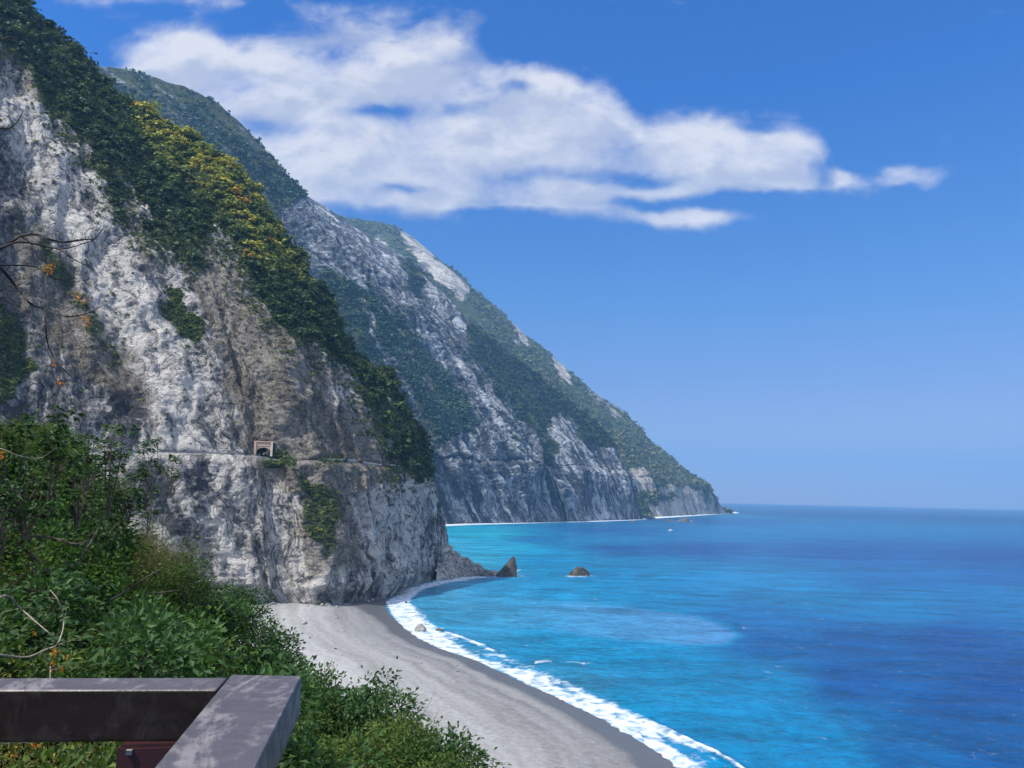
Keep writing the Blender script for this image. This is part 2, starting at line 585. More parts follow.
# ---- near cliff -----------------------------------------------------
near_cols = [
    (W(-430, 60, 25), W(-760, 300, 560), 0.35),
    (W(-330, 200, 20), W(-660, 440, 545), 0.5),
    (W(-262, 300, 12), at_d(-45, -55, 640), 1.0),
    (W(-222, 350, 8), at_d(18, 8, 625), 1.1),
    (W(-188, 372, 6), at_d(82, 74, 610), 1.2),
    (at_z(272, 597, 6), at_d(155, 120, 590), 1.3),
    (at_z(317, 599, 6), at_d(226, 170, 575), 1.3),
    (at_z(346, 595, 5), at_d(283, 256, 562), 1.3),
    (at_z(382, 590, 4), at_d(348, 348, 556), 1.4),
    (at_z(404, 584, 2), at_d(394, 410, 566), 1.5),
    (at_z(431, 579, 0), at_d(416, 462, 580), 1.6),
    (at_z(446, 574, 0), at_d(429, 520, 596), 1.6),
    (W(-74, 636, -2), W(-96, 640, 14), 1.0),
    (W(-120, 740, -2), W(-190, 730, 80), 0.4),
    (W(-190, 880, -2), W(-330, 850, 180), 0.3),
]
G, rowi = loft(near_cols, 640, 75, 5.0, 150, 8, 400, 50, 72, (230, 260))
S, T = grid_st(G)
N = smooth2(grid_normals(G), 6)
if N[300, 300, 1] > 0:
    N = -N
P0 = G.reshape(-1, 3)
s, t = S.ravel(), T.ravel()
ss = s + 0.10 * t
z0 = np.zeros_like(s)
d = 9.0 * ridged(np.stack([ss / 75, t / 330, z0 + 0.3], -1), 2) \
    + 6.0 * ridged(np.stack([ss / 21, t / 110, z0 + 5], -1), 3, 0.55) \
    + 5.0 * ridged(np.stack([(ss - 0.9 * t) / 46, (t + 0.5 * ss) / 150, z0 + 2], -1), 3, 0.5) \
    + 3.6 * fbm(P0 / np.array([11, 11, 17.0]), 4, 0.62) + 1.5 * ridged(P0 / 4.6, 3, 0.62)
foot_f = sstep(0, 14, t)
nose = 1 - 0.55 * sstep(-100, -40, P0[:, 0]) * sstep(480, 540, P0[:, 1])
isb = np.zeros(G.shape[:2])
isb[rowi[0] - 1:rowi[1] + 1] = 1
d = d * (0.35 + 0.65 * foot_f) * nose
dg = d.reshape(S.shape)
# keep the road bench even: every bench row takes the smoothed displacement of the row below it
row = dg[rowi[0]]
ker = np.ones(21) / 21
rows_ = np.convolve(np.pad(row, 10, mode='edge'), ker, 'valid')
for r_ in range(rowi[0] - 5, rowi[1] + 5):
    k = min(1.0, min(r_ - (rowi[0] - 6), (rowi[1] + 5) - r_) / 4)
    dg[r_] = dg[r_] * (1 - k) + rows_ * k
Nh = N.copy()
Nh[..., 2] *= 0.35
GN = G + Nh * dg[..., None]
bench_in = GN[rowi[1] - 1].copy()
bench_out = GN[rowi[0]].copy()
P = GN.reshape(-1, 3)
px, py = project(P)
jx = 9 * fbm(P / 16, 3) * 2
jy = 9 * fbm(P / 16 + 31, 3) * 2
qx, qy = px + jx, py + jy
crest_line = [(-120, -150), (12, 0), (47, 28), (75, 64), (110, 77), (131, 100), (159, 114), (195, 127), (229, 166), (253, 192), (286, 251), (305, 287), (327, 319), (352, 345), (386, 387), (403, 415), (414, 445), (424, 475)]
forest_lo = [(398, 472), (392, 445), (380, 420), (362, 392), (344, 362), (322, 352), (300, 338), (272, 318), (255, 292), (236, 262), (224, 232), (212, 222), (203, 240), (196, 268), (172, 254), (152, 238), (146, 214), (130, 180), (112, 156), (122, 200), (132, 232), (118, 214), (98, 170), (78, 138), (50, 100), (30, 72), (5, 40), (-30, 0), (-150, -120)]
veg_poly = crest_line + [(470, 440), (470, 300), (300, 100), (150, -100), (-120, -300)][::1] if False else crest_line + forest_lo
forest_m = np.maximum(masks(qx, qy, [veg_poly], 5), 0)
up = poly_sd(px, py, crest_line + [(600, 480), (600, -400), (-120, -400)])
forest_m = np.where(up > -2, 1.0, forest_m)
veg = np.maximum(forest_m, masks(qx, qy, [
    [(165, 285), (178, 292), (196, 322), (203, 346), (190, 348), (172, 322)],
    ([(-30, 300), (18, 318), (30, 350), (24, 385), (8, 400), (-30, 400)], 0.85),
    ([(300, 470), (322, 478), (345, 520), (332, 560), (310, 545), (296, 505)], 0.55),
    ([(268, 440), (292, 452), (296, 470), (262, 470)], 0.6),
    ([(396, 455), (424, 470), (428, 482), (404, 478)], 0.7),
    ([(30, 225), (60, 255), (105, 330), (125, 362), (112, 368), (84, 330), (45, 270)], 0.5),
    ([(318, 452), (345, 452), (345, 470), (318, 470)], 0.4),
], 7))
moss = np.maximum(masks(qx, qy, [
    [(0, 30), (40, 70), (100, 150), (150, 240), (170, 290), (150, 270), (110, 200), (60, 120), (0, 60)],
    [(200, 230), (250, 290), (300, 340), (345, 372), (330, 400), (290, 420), (270, 455), (240, 440), (215, 350), (190, 270)],
    [(270, 400), (420, 400), (424, 470), (350, 500), (360, 560), (300, 585), (300, 500), (250, 470)],
    ([(20, 200), (130, 350), (150, 420), (90, 380), (0, 300)], 0.8),
], 14), 0.15)
pale = masks(qx, qy, [
    [(0, 62), (30, 78), (62, 110), (92, 150), (122, 215), (140, 262), (166, 330), (186, 385), (150, 372), (104, 312), (62, 232), (34, 184), (14, 130), (-10, 110)],
    ([(150, 370), (185, 380), (205, 440), (190, 462), (140, 452)], 0.7),
    ([(282, 400), (300, 408), (312, 440), (310, 470), (294, 466), (286, 430)], 0.8),
    ([(328, 360), (346, 360), (352, 392), (338, 396)], 0.7),
    ([(212, 470), (225, 470), (235, 540), (246, 580), (232, 560), (220, 520)], 0.8),
    ([(288, 560), (330, 545), (345, 575), (318, 596), (285, 594)], 0.8),
    ([(345, 480), (420, 480), (436, 530), (440, 560), (380, 575), (352, 540)], 0.55),
    ([(204, 222), (222, 232), (236, 300), (255, 360), (240, 350), (216, 290)], 0.75),
    ([(180, 270), (205, 280), (215, 320), (235, 365), (215, 345), (190, 300)], 0.6),
    ([(186, 448), (205, 452), (245, 466), (240, 470), (205, 462)], 1.0),
], 10)
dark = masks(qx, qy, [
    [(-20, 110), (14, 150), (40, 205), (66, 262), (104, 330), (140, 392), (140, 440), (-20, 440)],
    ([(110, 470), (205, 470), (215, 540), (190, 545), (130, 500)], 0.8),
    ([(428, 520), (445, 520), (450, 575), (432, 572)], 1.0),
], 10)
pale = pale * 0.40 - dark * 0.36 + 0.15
face_rows = np.zeros(G.shape[:2]); face_rows[:rowi[2] + 1] = 1
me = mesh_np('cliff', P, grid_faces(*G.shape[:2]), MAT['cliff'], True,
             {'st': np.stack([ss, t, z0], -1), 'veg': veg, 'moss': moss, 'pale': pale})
obj('cliff', me, kind='structure')

# forest on the near crest
rng = np.random.default_rng(11)
protos = [quad_proto(70, rng) for _ in range(8)]
fm = forest_m.reshape(S.shape).copy()
fm[rowi[2] + 30:] *= 0.15
inview = ((px > -90) & (px < 520)).reshape(S.shape)
pos, ii, jj = scatter(GN, np.clip(fm - 0.35, 0, 1) * (0.05 + inview), 5200, rng)
scl = rng.uniform(1.5, 3.4, len(pos)) * rng.choice([0.7, 1, 1.7], len(pos))
patch = fbm(pos / 22, 2)
tint = np.clip(0.26 + 0.45 * patch + rng.normal(size=len(pos)) * 0.17, 0.0, 0.60)
ppx, ppy = project(pos)
sunlit_strip = masks(ppx, ppy, [[(128, 92), (200, 115), (265, 190), (310, 285), (290, 292), (258, 268), (222, 222), (178, 178), (140, 138)]], 12)
tint = tint + sunlit_strip * (0.58 + 0.10 * rng.normal(size=len(pos)))  # sunlit look of the crest strip put into the leaf tint
V, Fq, Tt = stamp(protos, pos - (0, 0, 0.4), scl, rng.uniform(0, 6.28, len(pos)), tint, rng, 0.07)
# small shrubs clinging to the rock
vm = veg.reshape(S.shape).copy()
vm[rowi[2]:] = 0
fringe = (masks(qx, qy, [veg_poly], 30).reshape(S.shape) * (1 - np.clip(fm, 0, 1)) * (face_rows > 0)) * 0.8
fringe *= np.clip(0.5 + 1.6 * fbm(P / 14, 3).reshape(S.shape), 0, 1)
pos2, _, _ = scatter(GN, np.clip(vm - 0.3, 0, 1) * (1 - np.clip(fm, 0, 1)) * inview + 0.006 * inview * (face_rows > 0) + fringe * inview, 9500, rng)
V2, F2q, T2 = stamp(protos, pos2 - (0, 0, 0.3), rng.uniform(0.4, 1.7, len(pos2)), rng.uniform(0, 6.28, len(pos2)), np.clip(0.5 + rng.normal(size=len(pos2)) * 0.18, 0, 0.76), rng, 0.08)
me = mesh_np('forest', np.r_[V, V2], np.r_[Fq, F2q + len(V)], MAT['forest'], False, {'tint': np.r_[Tt, T2]})
obj('forest', me, kind='stuff', label='dense dark green forest and scrub covering the crest of the near marble cliff')

NEAR = dict(G=GN, px=px.reshape(S.shape), py=py.reshape(S.shape), rowi=rowi)


def near_surface(x, y):
    """point of the near cliff seen at pixel x, y"""
    d2 = (NEAR['px'][:rowi[2]] - x) ** 2 + (NEAR['py'][:rowi[2]] - y) ** 2
    dist = np.linalg.norm(NEAR['G'][:rowi[2]] - EYE, axis=2)
    d2 = d2 + np.where(d2 < 9, dist * 0.01, 1000)
    k = np.unravel_index(np.argmin(d2), d2.shape)
    return NEAR['G'][k]


def ridge(name, cols, nu, zr, bench, nlow, nup, back, amp, sc, seed, mat, polys, ntree, tree_sz, label, jit=6, power=0.95, low=60, slant=0.12, low_amp=1.0):
    G, ri = loft(cols, nu, zr, bench, nlow, 5, nup, 30, low, back, power=power)
    S, T = grid_st(G)
    N = smooth2(grid_normals(G), 6)
    if N[G.shape[0] // 2, nu // 2, 1] > 0:
        N = -N
    P0 = G.reshape(-1, 3)
    s, t = S.ravel(), T.ravel()
    ss = s + slant * t
    z0 = np.zeros_like(s) + seed
    d = amp * (1.0 * ridged(np.stack([ss / (sc * 2.2), t / (sc * 9), z0], -1), 2)
               + 0.55 * ridged(np.stack([ss / (sc * 0.75), t / (sc * 3.2), z0 + 5], -1), 3, 0.55)
               + 0.30 * fbm(P0 / (sc * 0.4) + seed, 4, 0.6) + 0.10 * ridged(P0 / (sc * 0.12) + seed, 3, 0.6))
    d *= (0.25 + 0.75 * sstep(0, sc * 1.2, t))
    tm = T[ri[2] - 1][None, :]
    d *= (1 - 0.72 * sstep(0.80, 0.99, (T / tm))).ravel()
    dg = d.reshape(S.shape)
    Nh = N.copy(); Nh[..., 2] *= 0.4
    GN = G + Nh * dg[..., None]
    P = GN.reshape(-1, 3)
    px, py = project(P)
    qx = px + jit * 2 * fbm(P / (sc * 0.5) + 3, 3)
    qy = py + jit * 2 * fbm(P / (sc * 0.5) + 31, 3)
    at = {k: v(qx, qy, P) for k, v in polys.items()}
    at['st'] = np.stack([ss, t, z0], -1)
    me = mesh_np(name, P, grid_faces(*G.shape[:2]), mat, True, at)
    obj(name, me, kind='structure')
    rng = np.random.default_rng(int(seed * 10) + 5)
    protos = [quad_proto(22, rng, 5, 0.55) for _ in range(6)]
    vg = at['veg'].reshape(S.shape).copy()
    vg[ri[2] + 10:] *= 0.1
    view = ((px > -60) & (px < 800)).reshape(S.shape)
    vn_ = fbm(np.stack([ss / (sc * 0.4), t / (sc * 1.6), z0], -1), 4, 0.6).reshape(S.shape)
    pos, _, _ = scatter(GN, np.clip(vg - 0.50 + 0.75 * vn_, 0, 0.5) * view + 1e-9, ntree, rng)
    tint = 0.42 + 0.5 * fbm(pos / (sc * 0.6), 3) + rng.normal(size=ntree) * 0.12
    V, Fq, Tt = stamp(protos, pos - (0, 0, tree_sz * 0.4), tree_sz * rng.uniform(0.5, 1.2, ntree), rng.uniform(0, 6.28, ntree), tint, rng)
    me = mesh_np('forest', V, Fq, MAT[{'headland': 'sunlit_scrub', 'mountain_spur': 'spur_forest'}.get(name, 'far_forest')], False, {'tint': Tt})
    obj('forest', me, kind='stuff', label=label)
    return GN, ri


# ---- middle mountain, front spur ------------------------------------
A_cols = [
    (W(-620, 1120, 0), at_d(-40, 40, 2000), 0.5),
    (W(-420, 1300, 0), at_d(78, 66, 2000), 0.8),
    (W(-270, 1440, 0), at_d(150, 78, 1990)),
    (at_z(445, 524), at_d(213, 104, 1980)),
    (at_z(470, 523.3), at_d(262, 156, 1990)),
    (at_z(495, 523), at_d(312, 212, 2010)),
    (at_z(520, 522.5), at_d(370, 268, 2050)),
    (at_z(537, 522), at_d(430, 322, 2090)),
    (at_z(550, 521.7), at_d(476, 368, 2100)),
    (at_z(560, 521.4), at_d(515, 440, 2090)),
    (at_z(566, 521.2), at_d(550, 505, 2060)),
    (W(118, 2260, -5), W(50, 2270, 30), 0.6),
]
midA = {
    'veg': lambda x, y, P: np.maximum(np.maximum(masks(x, y, [
        ([(-100, 0), (75, 40), (215, 80), (250, 115), (310, 190), (282, 232), (246, 190), (225, 165), (190, 150), (-100, 200)], 0.53),
        ([(318, 285), (330, 270), (362, 285), (400, 318), (440, 365), (470, 400), (500, 432), (480, 426), (455, 434), (430, 452), (420, 470), (380, 400), (345, 345)], 0.86),
        ([(345, 300), (420, 300), (560, 440), (550, 470), (430, 480)], 0.36),
        ([(445, 445), (520, 430), (560, 470), (470, 468)], 0.34),
        ([(262, 240), (290, 250), (330, 310), (310, 320)], 0.6),
    ], 8), (P[:, 2] > 1500) * 0.9), 0.14 + 0 * x) - 0.55 * masks(x, y, [[(352, 292), (362, 300), (420, 400), (446, 470), (432, 470), (400, 400)], [(452, 372), (462, 372), (498, 440), (510, 474), (494, 470), (476, 430)], [(395, 330), (402, 330), (436, 392), (428, 394)]], 6),
    'pale': lambda x, y, P: 0.08 + masks(x, y, [
        ([(225, 160), (250, 175), (300, 240), (330, 300), (345, 340), (335, 345), (300, 300), (268, 250), (240, 205)], 0.45),
        ([(300, 200), (330, 235), (370, 290), (352, 285), (318, 240)], 0.15),
        ([(424, 474), (436, 500), (444, 524), (430, 520)], 0.8),
        ([(452, 440), (478, 430), (486, 460), (470, 470)], 0.35),
        ([(440, 470), (560, 470), (570, 524), (440, 524)], 0.06),
    ], 8),
    'moss': lambda x, y, P: 0.1 + 0 * x,
}
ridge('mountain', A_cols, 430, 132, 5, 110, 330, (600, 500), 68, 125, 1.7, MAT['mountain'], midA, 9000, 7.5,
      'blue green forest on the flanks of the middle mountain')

# ---- middle mountain, rear spur -------------------------------------
B_cols = [
    (at_z(500, 521.5), at_d(250, 150, 2700), 0.6),
    (at_z(535, 521.8), at_d(305, 196, 2650)),
    (at_z(560, 521.5), at_d(350, 226, 2600)),
    (at_z(580, 521), at_d(415, 268, 2560)),
    (at_z(598, 520.5), at_d(477, 330, 2520)),
    (at_z(613, 520), at_d(540, 380, 2500)),
    (at_z(626, 519.6), at_d(602, 431, 2480)),
    (at_z(634, 519.3), at_d(624, 474, 2460)),
    (at_z(641, 519.1), at_d(637, 510, 2440)),
    (W(395, 2650, -5), W(330, 2660, 40), 0.6),
]
midB = {
    'veg': lambda x, y, P: np.maximum(masks(x, y, [
        [(468, 318), (480, 328), (540, 374), (610, 430), (612, 450), (590, 445), (560, 410), (545, 440), (556, 470), (520, 468), (490, 420), (470, 370)],
        ([(405, 255), (425, 270), (424, 305), (408, 295)], 0.9),
        ([(500, 440), (556, 440), (556, 470), (500, 470)], 0.9),
    ], 6), 0.22 + 0 * x),
    'pale': lambda x, y, P: 0.03 + masks(x, y, [
        ([(470, 335), (486, 350), (496, 410), (484, 402)], 0.5),
        ([(530, 402), (560, 410), (572, 440), (560, 470), (548, 440)], 0.45),
        ([(575, 400), (600, 425), (606, 450), (590, 440)], 0.2),
        ([(590, 460), (612, 455), (618, 474), (596, 476)], 0.35),
        ([(598, 500), (606, 502), (614, 520), (588, 520)], 0.7),
        ([(335, 212), (400, 240), (440, 300), (470, 340), (455, 350), (400, 300)], 0.05),
        ([(400, 285), (412, 300), (430, 332), (418, 326)], 0.55),
    ], 6),
    'moss': lambda x, y, P: 0.05 + 0 * x,
}
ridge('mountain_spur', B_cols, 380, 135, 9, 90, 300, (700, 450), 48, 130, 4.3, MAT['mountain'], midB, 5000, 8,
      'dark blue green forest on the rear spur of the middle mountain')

# ---- far headland ----------------------------------------------------
C_cols = [
    (at_z(560, 519), at_d(215, 180, 4300), 0.5),
    (at_z(600, 518.5), at_d(335, 217, 4200)),
    (at_z(630, 517.8), at_d(398, 229, 4150)),
    (at_z(648, 517), at_d(470, 290, 4150)),
    (at_z(664, 516.2), at_d(540, 349, 4150)),
    (at_z(682, 515.4), at_d(600, 399, 4150)),
    (at_z(698, 514.6), at_d(650, 445, 4150)),
    (at_z(712, 514), at_d(690, 483, 4130)),
    (at_z(722, 513.6), at_d(713, 503, 4110)),
    (at_z(730, 513.3), at_d(728, 511.6, 4100)),
    (W(1230, 4700, -5), W(1150, 4720, 20), 0.5),
]
headC = {
    'veg': lambda x, y, P: np.maximum(0.72 - masks(x, y, [
        [(396, 222), (408, 228), (440, 262), (470, 290), (462, 300), (436, 280), (412, 250)],
        ([(505, 315), (520, 325), (530, 345), (518, 342)], 0.6),
        ([(550, 352), (565, 365), (572, 385), (560, 380)], 0.6),
        ([(578, 372), (590, 385), (608, 402), (596, 402)], 0.6),
        ([(606, 400), (622, 418), (612, 415)], 0.6),
        [(628, 470), (648, 470), (656, 488), (640, 492), (630, 490)],
        ([(648, 505), (670, 500), (700, 490), (722, 505), (732, 518), (650, 520)], 0.5),
        ([(660, 486), (700, 490), (700, 496), (660, 494)], 0.8),
        ([(335, 225), (390, 240), (440, 300), (470, 340), (420, 320), (360, 250)], 0.35),
    ], 5), 0.0),
    'pale': lambda x, y, P: 0.08 + masks(x, y, [
        ([(396, 222), (408, 228), (440, 262), (470, 290), (462, 300), (436, 280), (412, 250)], 0.5),
        ([(505, 315), (520, 325), (530, 345), (518, 342)], 0.4),
        ([(550, 352), (565, 365), (572, 385), (560, 380)], 0.5),
        ([(628, 470), (648, 470), (656, 488), (640, 492), (630, 490)], 0.4),
        ([(648, 505), (700, 495), (732, 518), (650, 520)], 0.4),
        ([(660, 486), (700, 490), (700, 496), (660, 494)], 0.6),
    ], 5),
    'moss': lambda x, y, P: 0.4 + 0 * x,
}
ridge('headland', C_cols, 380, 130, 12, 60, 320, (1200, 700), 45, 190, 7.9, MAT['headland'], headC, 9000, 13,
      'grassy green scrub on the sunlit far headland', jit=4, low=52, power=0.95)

# ------------------------------------------------------------------ shore curves
shore_px = [(520, 569), (500, 574), (470, 576), (440, 580), (420, 583), (404, 588), (394, 594), (387, 601), (388, 609), (395, 619), (406, 628), (416, 636), (442, 649), (481, 662), (510, 676), (524, 682), (550, 694), (576, 706), (602, 719), (628, 733), (652, 748), (675, 766), (700, 786), (740, 825), (800, 900)]
shore_w = np.array([at_z(*p)[:2] for p in shore_px])
shore_w = cat_rom(np.c_[shore_w, np.zeros(len(shore_w))], 160)[:, :2]


def shore_dist(x, y):
    """metres from the waterline, positive on the land side"""
    # shoreline runs from far to near; the beach is on its right hand (west) seen from above
    return line_sd(x, y, shore_w)


_sgn = 1.0 if shore_dist(np.array([-100.0]), np.array([300.0]))[0] > 0 else -1.0

# ---- beach -----------------------------------------------------------
xs = np.arange(-420, 160, 1.25)
ys = np.arange(20, 660, 1.25)
X, Y = np.meshgrid(xs, ys)
xf, yf = X.ravel(), Y.ravel()
sd = _sgn * shore_dist(xf, yf)
wob = 1.4 * fbm(np.stack([xf / 14, yf / 14, 0 * xf], -1), 3)
sdw = sd + wob
z = np.where(sdw < 0, sdw * 0.14, 2.2 * sstep(0, 16, sdw) + 1.6 * sstep(14, 46, sdw) + 2.2 * sstep(44, 150, sdw))
z = np.maximum(z, -6)
dune = np.stack([xf / 9, yf / 16, 0 * xf], -1)
z += np.clip(sdw / 10, 0, 1) * (0.18 * fbm(dune, 4) + 0.10 * np.sin(sdw / 3.3 + 1.5 * wob) * (sdw < 45))
z -= 3.0 * sstep(625, 660, yf)

mb = NT('beach_pebbles')
ob = mb.n('ShaderNodeTexCoord').outputs['Object']
sdn = mb.attr('shore')
n1 = mb.noise(ob, 0.07, 6, 0.6)
n2 = mb.noise(ob, 0.6, 8, 0.7)
sdj = mb.math('ADD', sdn, mb.math('MULTIPLY_ADD', n1, 10.0, -5.0))
strip = mb.n('ShaderNodeCombineXYZ', {0: mb.math('MULTIPLY', sdj, 0.16), 1: mb.math('MULTIPLY', mb.attr('along'), 0.006), 2: 0.0}).outputs[0]
n3 = mb.noise(strip, 1.0, 5, 0.6)
dry = mb.mix(mb.mapr(mb.math('MULTIPLY_ADD', n2, 0.5, mb.math('MULTIPLY', n3, 0.6)), 0.38, 0.72), (0.175, 0.168, 0.160), (0.335, 0.325, 0.305))
up = mb.mix(mb.mapr(sdj, 55.0, 95.0), dry, mb.mix(mb.mapr(n2, 0.35, 0.65), (0.25, 0.24, 0.225), (0.42, 0.405, 0.375)))
c0 = mb.mapr(sdj, 14.0, 46.0)
up = mb.mix(c0, mb.mix(1.0, up, (0.66, 0.66, 0.68), 'MULTIPLY'), up)
wlim = mb.mapr(mb.attr('along'), 370.0, 460.0, 0.0, 16.0)
wetf = mb.mapr(mb.math('MULTIPLY_ADD', n1, 10.0, mb.math('SUBTRACT', sdn, wlim)), 12.5, 18.0)
c = mb.mix(wetf, mb.mix(n2, (0.060, 0.060, 0.062), (0.105, 0.104, 0.103)), up)
n4 = mb.noise(ob, 2.2, 4, 0.7)
c = mb.mix(mb.mapr(n4, 0.66, 0.72), c, mb.mix(n2, (0.08, 0.08, 0.08), (0.5, 0.49, 0.47)))
bn = mb.n('ShaderNodeBump', {'Height': mb.noise(ob, 1.3, 8, 0.75), 'Strength': 0.7, 'Distance': 0.35})
rg = mb.mapr(wetf, 0.0, 1.0, 0.35, 0.9, False)
c = mb.mix(1.0, c, (0.95, 0.985, 1.03), 'MULTIPLY')
pb = mb.n('ShaderNodeBsdfPrincipled', {'Base Color': c, 'Roughness': rg, 'Specular IOR Level': 0.3, 'Normal': bn.outputs[0]})
MAT['beach'] = mb.out(pb.outputs[0])
me = mesh_np('beach', np.stack([xf, yf, z], -1), grid_faces(len(ys), len(xs)), MAT['beach'], True, {'shore': sd, 'along': yf})
BEACH = (xs, ys, z.reshape(len(ys), len(xs)))
obj('beach', me, kind='structure')


def beach_z(x, y):
    i = int(np.clip((x - xs[0]) / 1.25, 0, len(xs) - 1))
    j = int(np.clip((y - ys[0]) / 1.25, 0, len(ys) - 1))
    return BEACH[2][j, i]


# ---- sea ---------------------------------------------------------------
az = np.r_[np.linspace(-180, -44, 40)[:-1], np.linspace(-44, -32, 20)[:-1], np.linspace(-32, 40, 700)[:-1], np.linspace(40, 180, 40)]
rad = np.r_[np.linspace(20, 150, 30)[:-1], np.arange(150, 420, 0.9), np.arange(420, 700, 1.6), np.geomspace(700, 5200, 260), np.geomspace(5300, 27500, 24)]
A_, D_ = np.meshgrid(np.radians(az), rad)
xf, yf = (D_ * np.sin(A_)).ravel(), (D_ * np.cos(A_)).ravel()
P = np.stack([xf, yf, 0 * xf], -1)
px, py = project(P)
py = np.clip(py, 400, 1500)
front = (yf > 5) & (np.abs(np.degrees(np.arctan2(xf, yf))) < 60)
px = np.where(front, np.clip(px, -400, 1500), 1400)
py = np.where(front, py, 900)
# tone of the water at a few places, silt and dark bands included
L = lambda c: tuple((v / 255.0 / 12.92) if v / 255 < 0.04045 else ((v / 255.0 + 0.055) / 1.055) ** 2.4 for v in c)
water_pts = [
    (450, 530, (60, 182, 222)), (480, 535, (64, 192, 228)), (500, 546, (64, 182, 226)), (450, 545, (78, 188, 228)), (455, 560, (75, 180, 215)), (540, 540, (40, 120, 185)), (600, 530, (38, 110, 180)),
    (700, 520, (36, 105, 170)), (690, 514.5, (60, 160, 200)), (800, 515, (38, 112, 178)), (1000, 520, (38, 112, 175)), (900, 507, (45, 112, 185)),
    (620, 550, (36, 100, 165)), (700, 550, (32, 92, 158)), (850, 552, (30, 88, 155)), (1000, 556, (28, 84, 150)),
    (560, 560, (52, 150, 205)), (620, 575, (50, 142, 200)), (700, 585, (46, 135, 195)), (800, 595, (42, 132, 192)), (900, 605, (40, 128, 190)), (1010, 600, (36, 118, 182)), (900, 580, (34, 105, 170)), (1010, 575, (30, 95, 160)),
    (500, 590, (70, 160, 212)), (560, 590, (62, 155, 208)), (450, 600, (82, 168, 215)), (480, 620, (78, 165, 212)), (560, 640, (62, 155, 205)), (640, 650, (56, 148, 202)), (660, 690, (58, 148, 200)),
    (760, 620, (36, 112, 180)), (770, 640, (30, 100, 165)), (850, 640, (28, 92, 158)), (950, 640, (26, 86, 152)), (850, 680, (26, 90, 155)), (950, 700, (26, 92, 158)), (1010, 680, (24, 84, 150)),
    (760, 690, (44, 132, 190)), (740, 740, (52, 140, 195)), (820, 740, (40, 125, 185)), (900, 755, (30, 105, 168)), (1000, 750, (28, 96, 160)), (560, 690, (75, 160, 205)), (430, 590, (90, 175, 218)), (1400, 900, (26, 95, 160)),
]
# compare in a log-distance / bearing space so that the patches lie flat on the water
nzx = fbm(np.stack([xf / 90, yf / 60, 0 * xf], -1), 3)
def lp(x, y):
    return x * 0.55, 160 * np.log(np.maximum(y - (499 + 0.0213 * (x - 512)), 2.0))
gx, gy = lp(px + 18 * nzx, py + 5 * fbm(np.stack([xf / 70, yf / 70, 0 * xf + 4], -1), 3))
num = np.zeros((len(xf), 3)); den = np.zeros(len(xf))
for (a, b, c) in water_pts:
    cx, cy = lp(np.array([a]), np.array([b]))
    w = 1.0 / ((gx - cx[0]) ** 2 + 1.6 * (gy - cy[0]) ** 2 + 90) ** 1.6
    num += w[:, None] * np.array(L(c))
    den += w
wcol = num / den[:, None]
jx = 14 * nzx
jy = 3.5 * fbm(np.stack([xf / 25, yf / 25, 0 * xf + 8], -1), 3)
plume = masks(px + jx * 0.5, py + jy, [[(445, 603), (500, 600), (580, 603), (640, 608), (690, 614), (728, 626), (742, 637), (728, 644), (690, 645), (620, 640), (540, 628), (470, 622)]], 4.5)
plume *= sstep(460, 620, px) * (0.65 + 0.35 * sstep(600, 720, px))
wcol = wcol * (1 - 0.5 * plume[:, None]) + 0.5 * plume[:, None] * np.array(L((120, 180, 232)))
plume2 = masks(px + jx * 0.5, py + jy, [[(620, 662), (700, 672), (760, 690), (830, 720), (880, 768), (860, 800), (700, 730), (600, 680)]], 3.0)
wcol = wcol * (1 - 0.2 * plume2[:, None]) + 0.2 * plume2[:, None] * np.array(L((85, 155, 210)))
sd = _sgn * shore_dist(xf, yf)
near_m = (D_.ravel() < 720) & front
foam_poly = [(520, 570), (484, 573), (455, 577), (440, 580), (420, 583), (404, 588), (394, 594), (385, 601), (386, 609), (393, 619), (404, 630), (416, 638), (442, 651), (481, 664), (510, 678), (524, 684), (550, 696), (576, 709), (602, 722), (628, 736), (652, 752), (675, 770), (700, 790),
             (760, 790), (736, 767), (715, 752), (693, 741), (668, 728), (649, 718), (628, 708), (605, 699), (589, 692), (560, 677), (548, 670), (524, 659), (505, 652), (480, 646), (455, 634), (432, 622), (420, 612), (409, 603), (411, 597), (418, 592), (432, 587), (455, 582), (484, 577), (505, 577)]
f1 = masks(px + jx * 0.6, py + jy * 0.8, [foam_poly], 2.5)
gap = masks(px + jx * 0.4, py + jy, [[(445, 637), (470, 645), (500, 656), (530, 668), (520, 671), (490, 661), (462, 650)], [(655, 730), (700, 752), (725, 768), (712, 772), (690, 760), (664, 742)], [(548, 678), (575, 692), (572, 696), (548, 683)]], 2.5)
lim = 5.5 + np.clip(yf, 0, 600) / 400 * 9.0
f1 = f1 * sstep(1.5, 0.75, -sd / lim)
foam = np.clip(0.72 * f1 - 0.42 * gap, 0, 1)
# breaking crest and streaks
crest = [line_sd(px + jx * 0.3, py + jy * 0.5, l) for l in ([(446, 633), (470, 642), (497, 653)], [(649, 722), (665, 729), (693, 744), (715, 754), (738, 767), (760, 785)], [(536, 663), (560, 661), (590, 663)])]
brk = np.clip(0.62 + 1.1 * fbm(np.stack([xf / 9, yf / 9, 0 * xf + 2], -1), 3), 0.15, 1)
cr = brk * np.maximum(np.exp(-(crest[0] / 1.5) ** 2), np.maximum(np.exp(-(crest[1] / 2.2) ** 2), 0.6 * np.exp(-(crest[2] / 1.5) ** 2)))
foam = np.maximum(foam, cr)
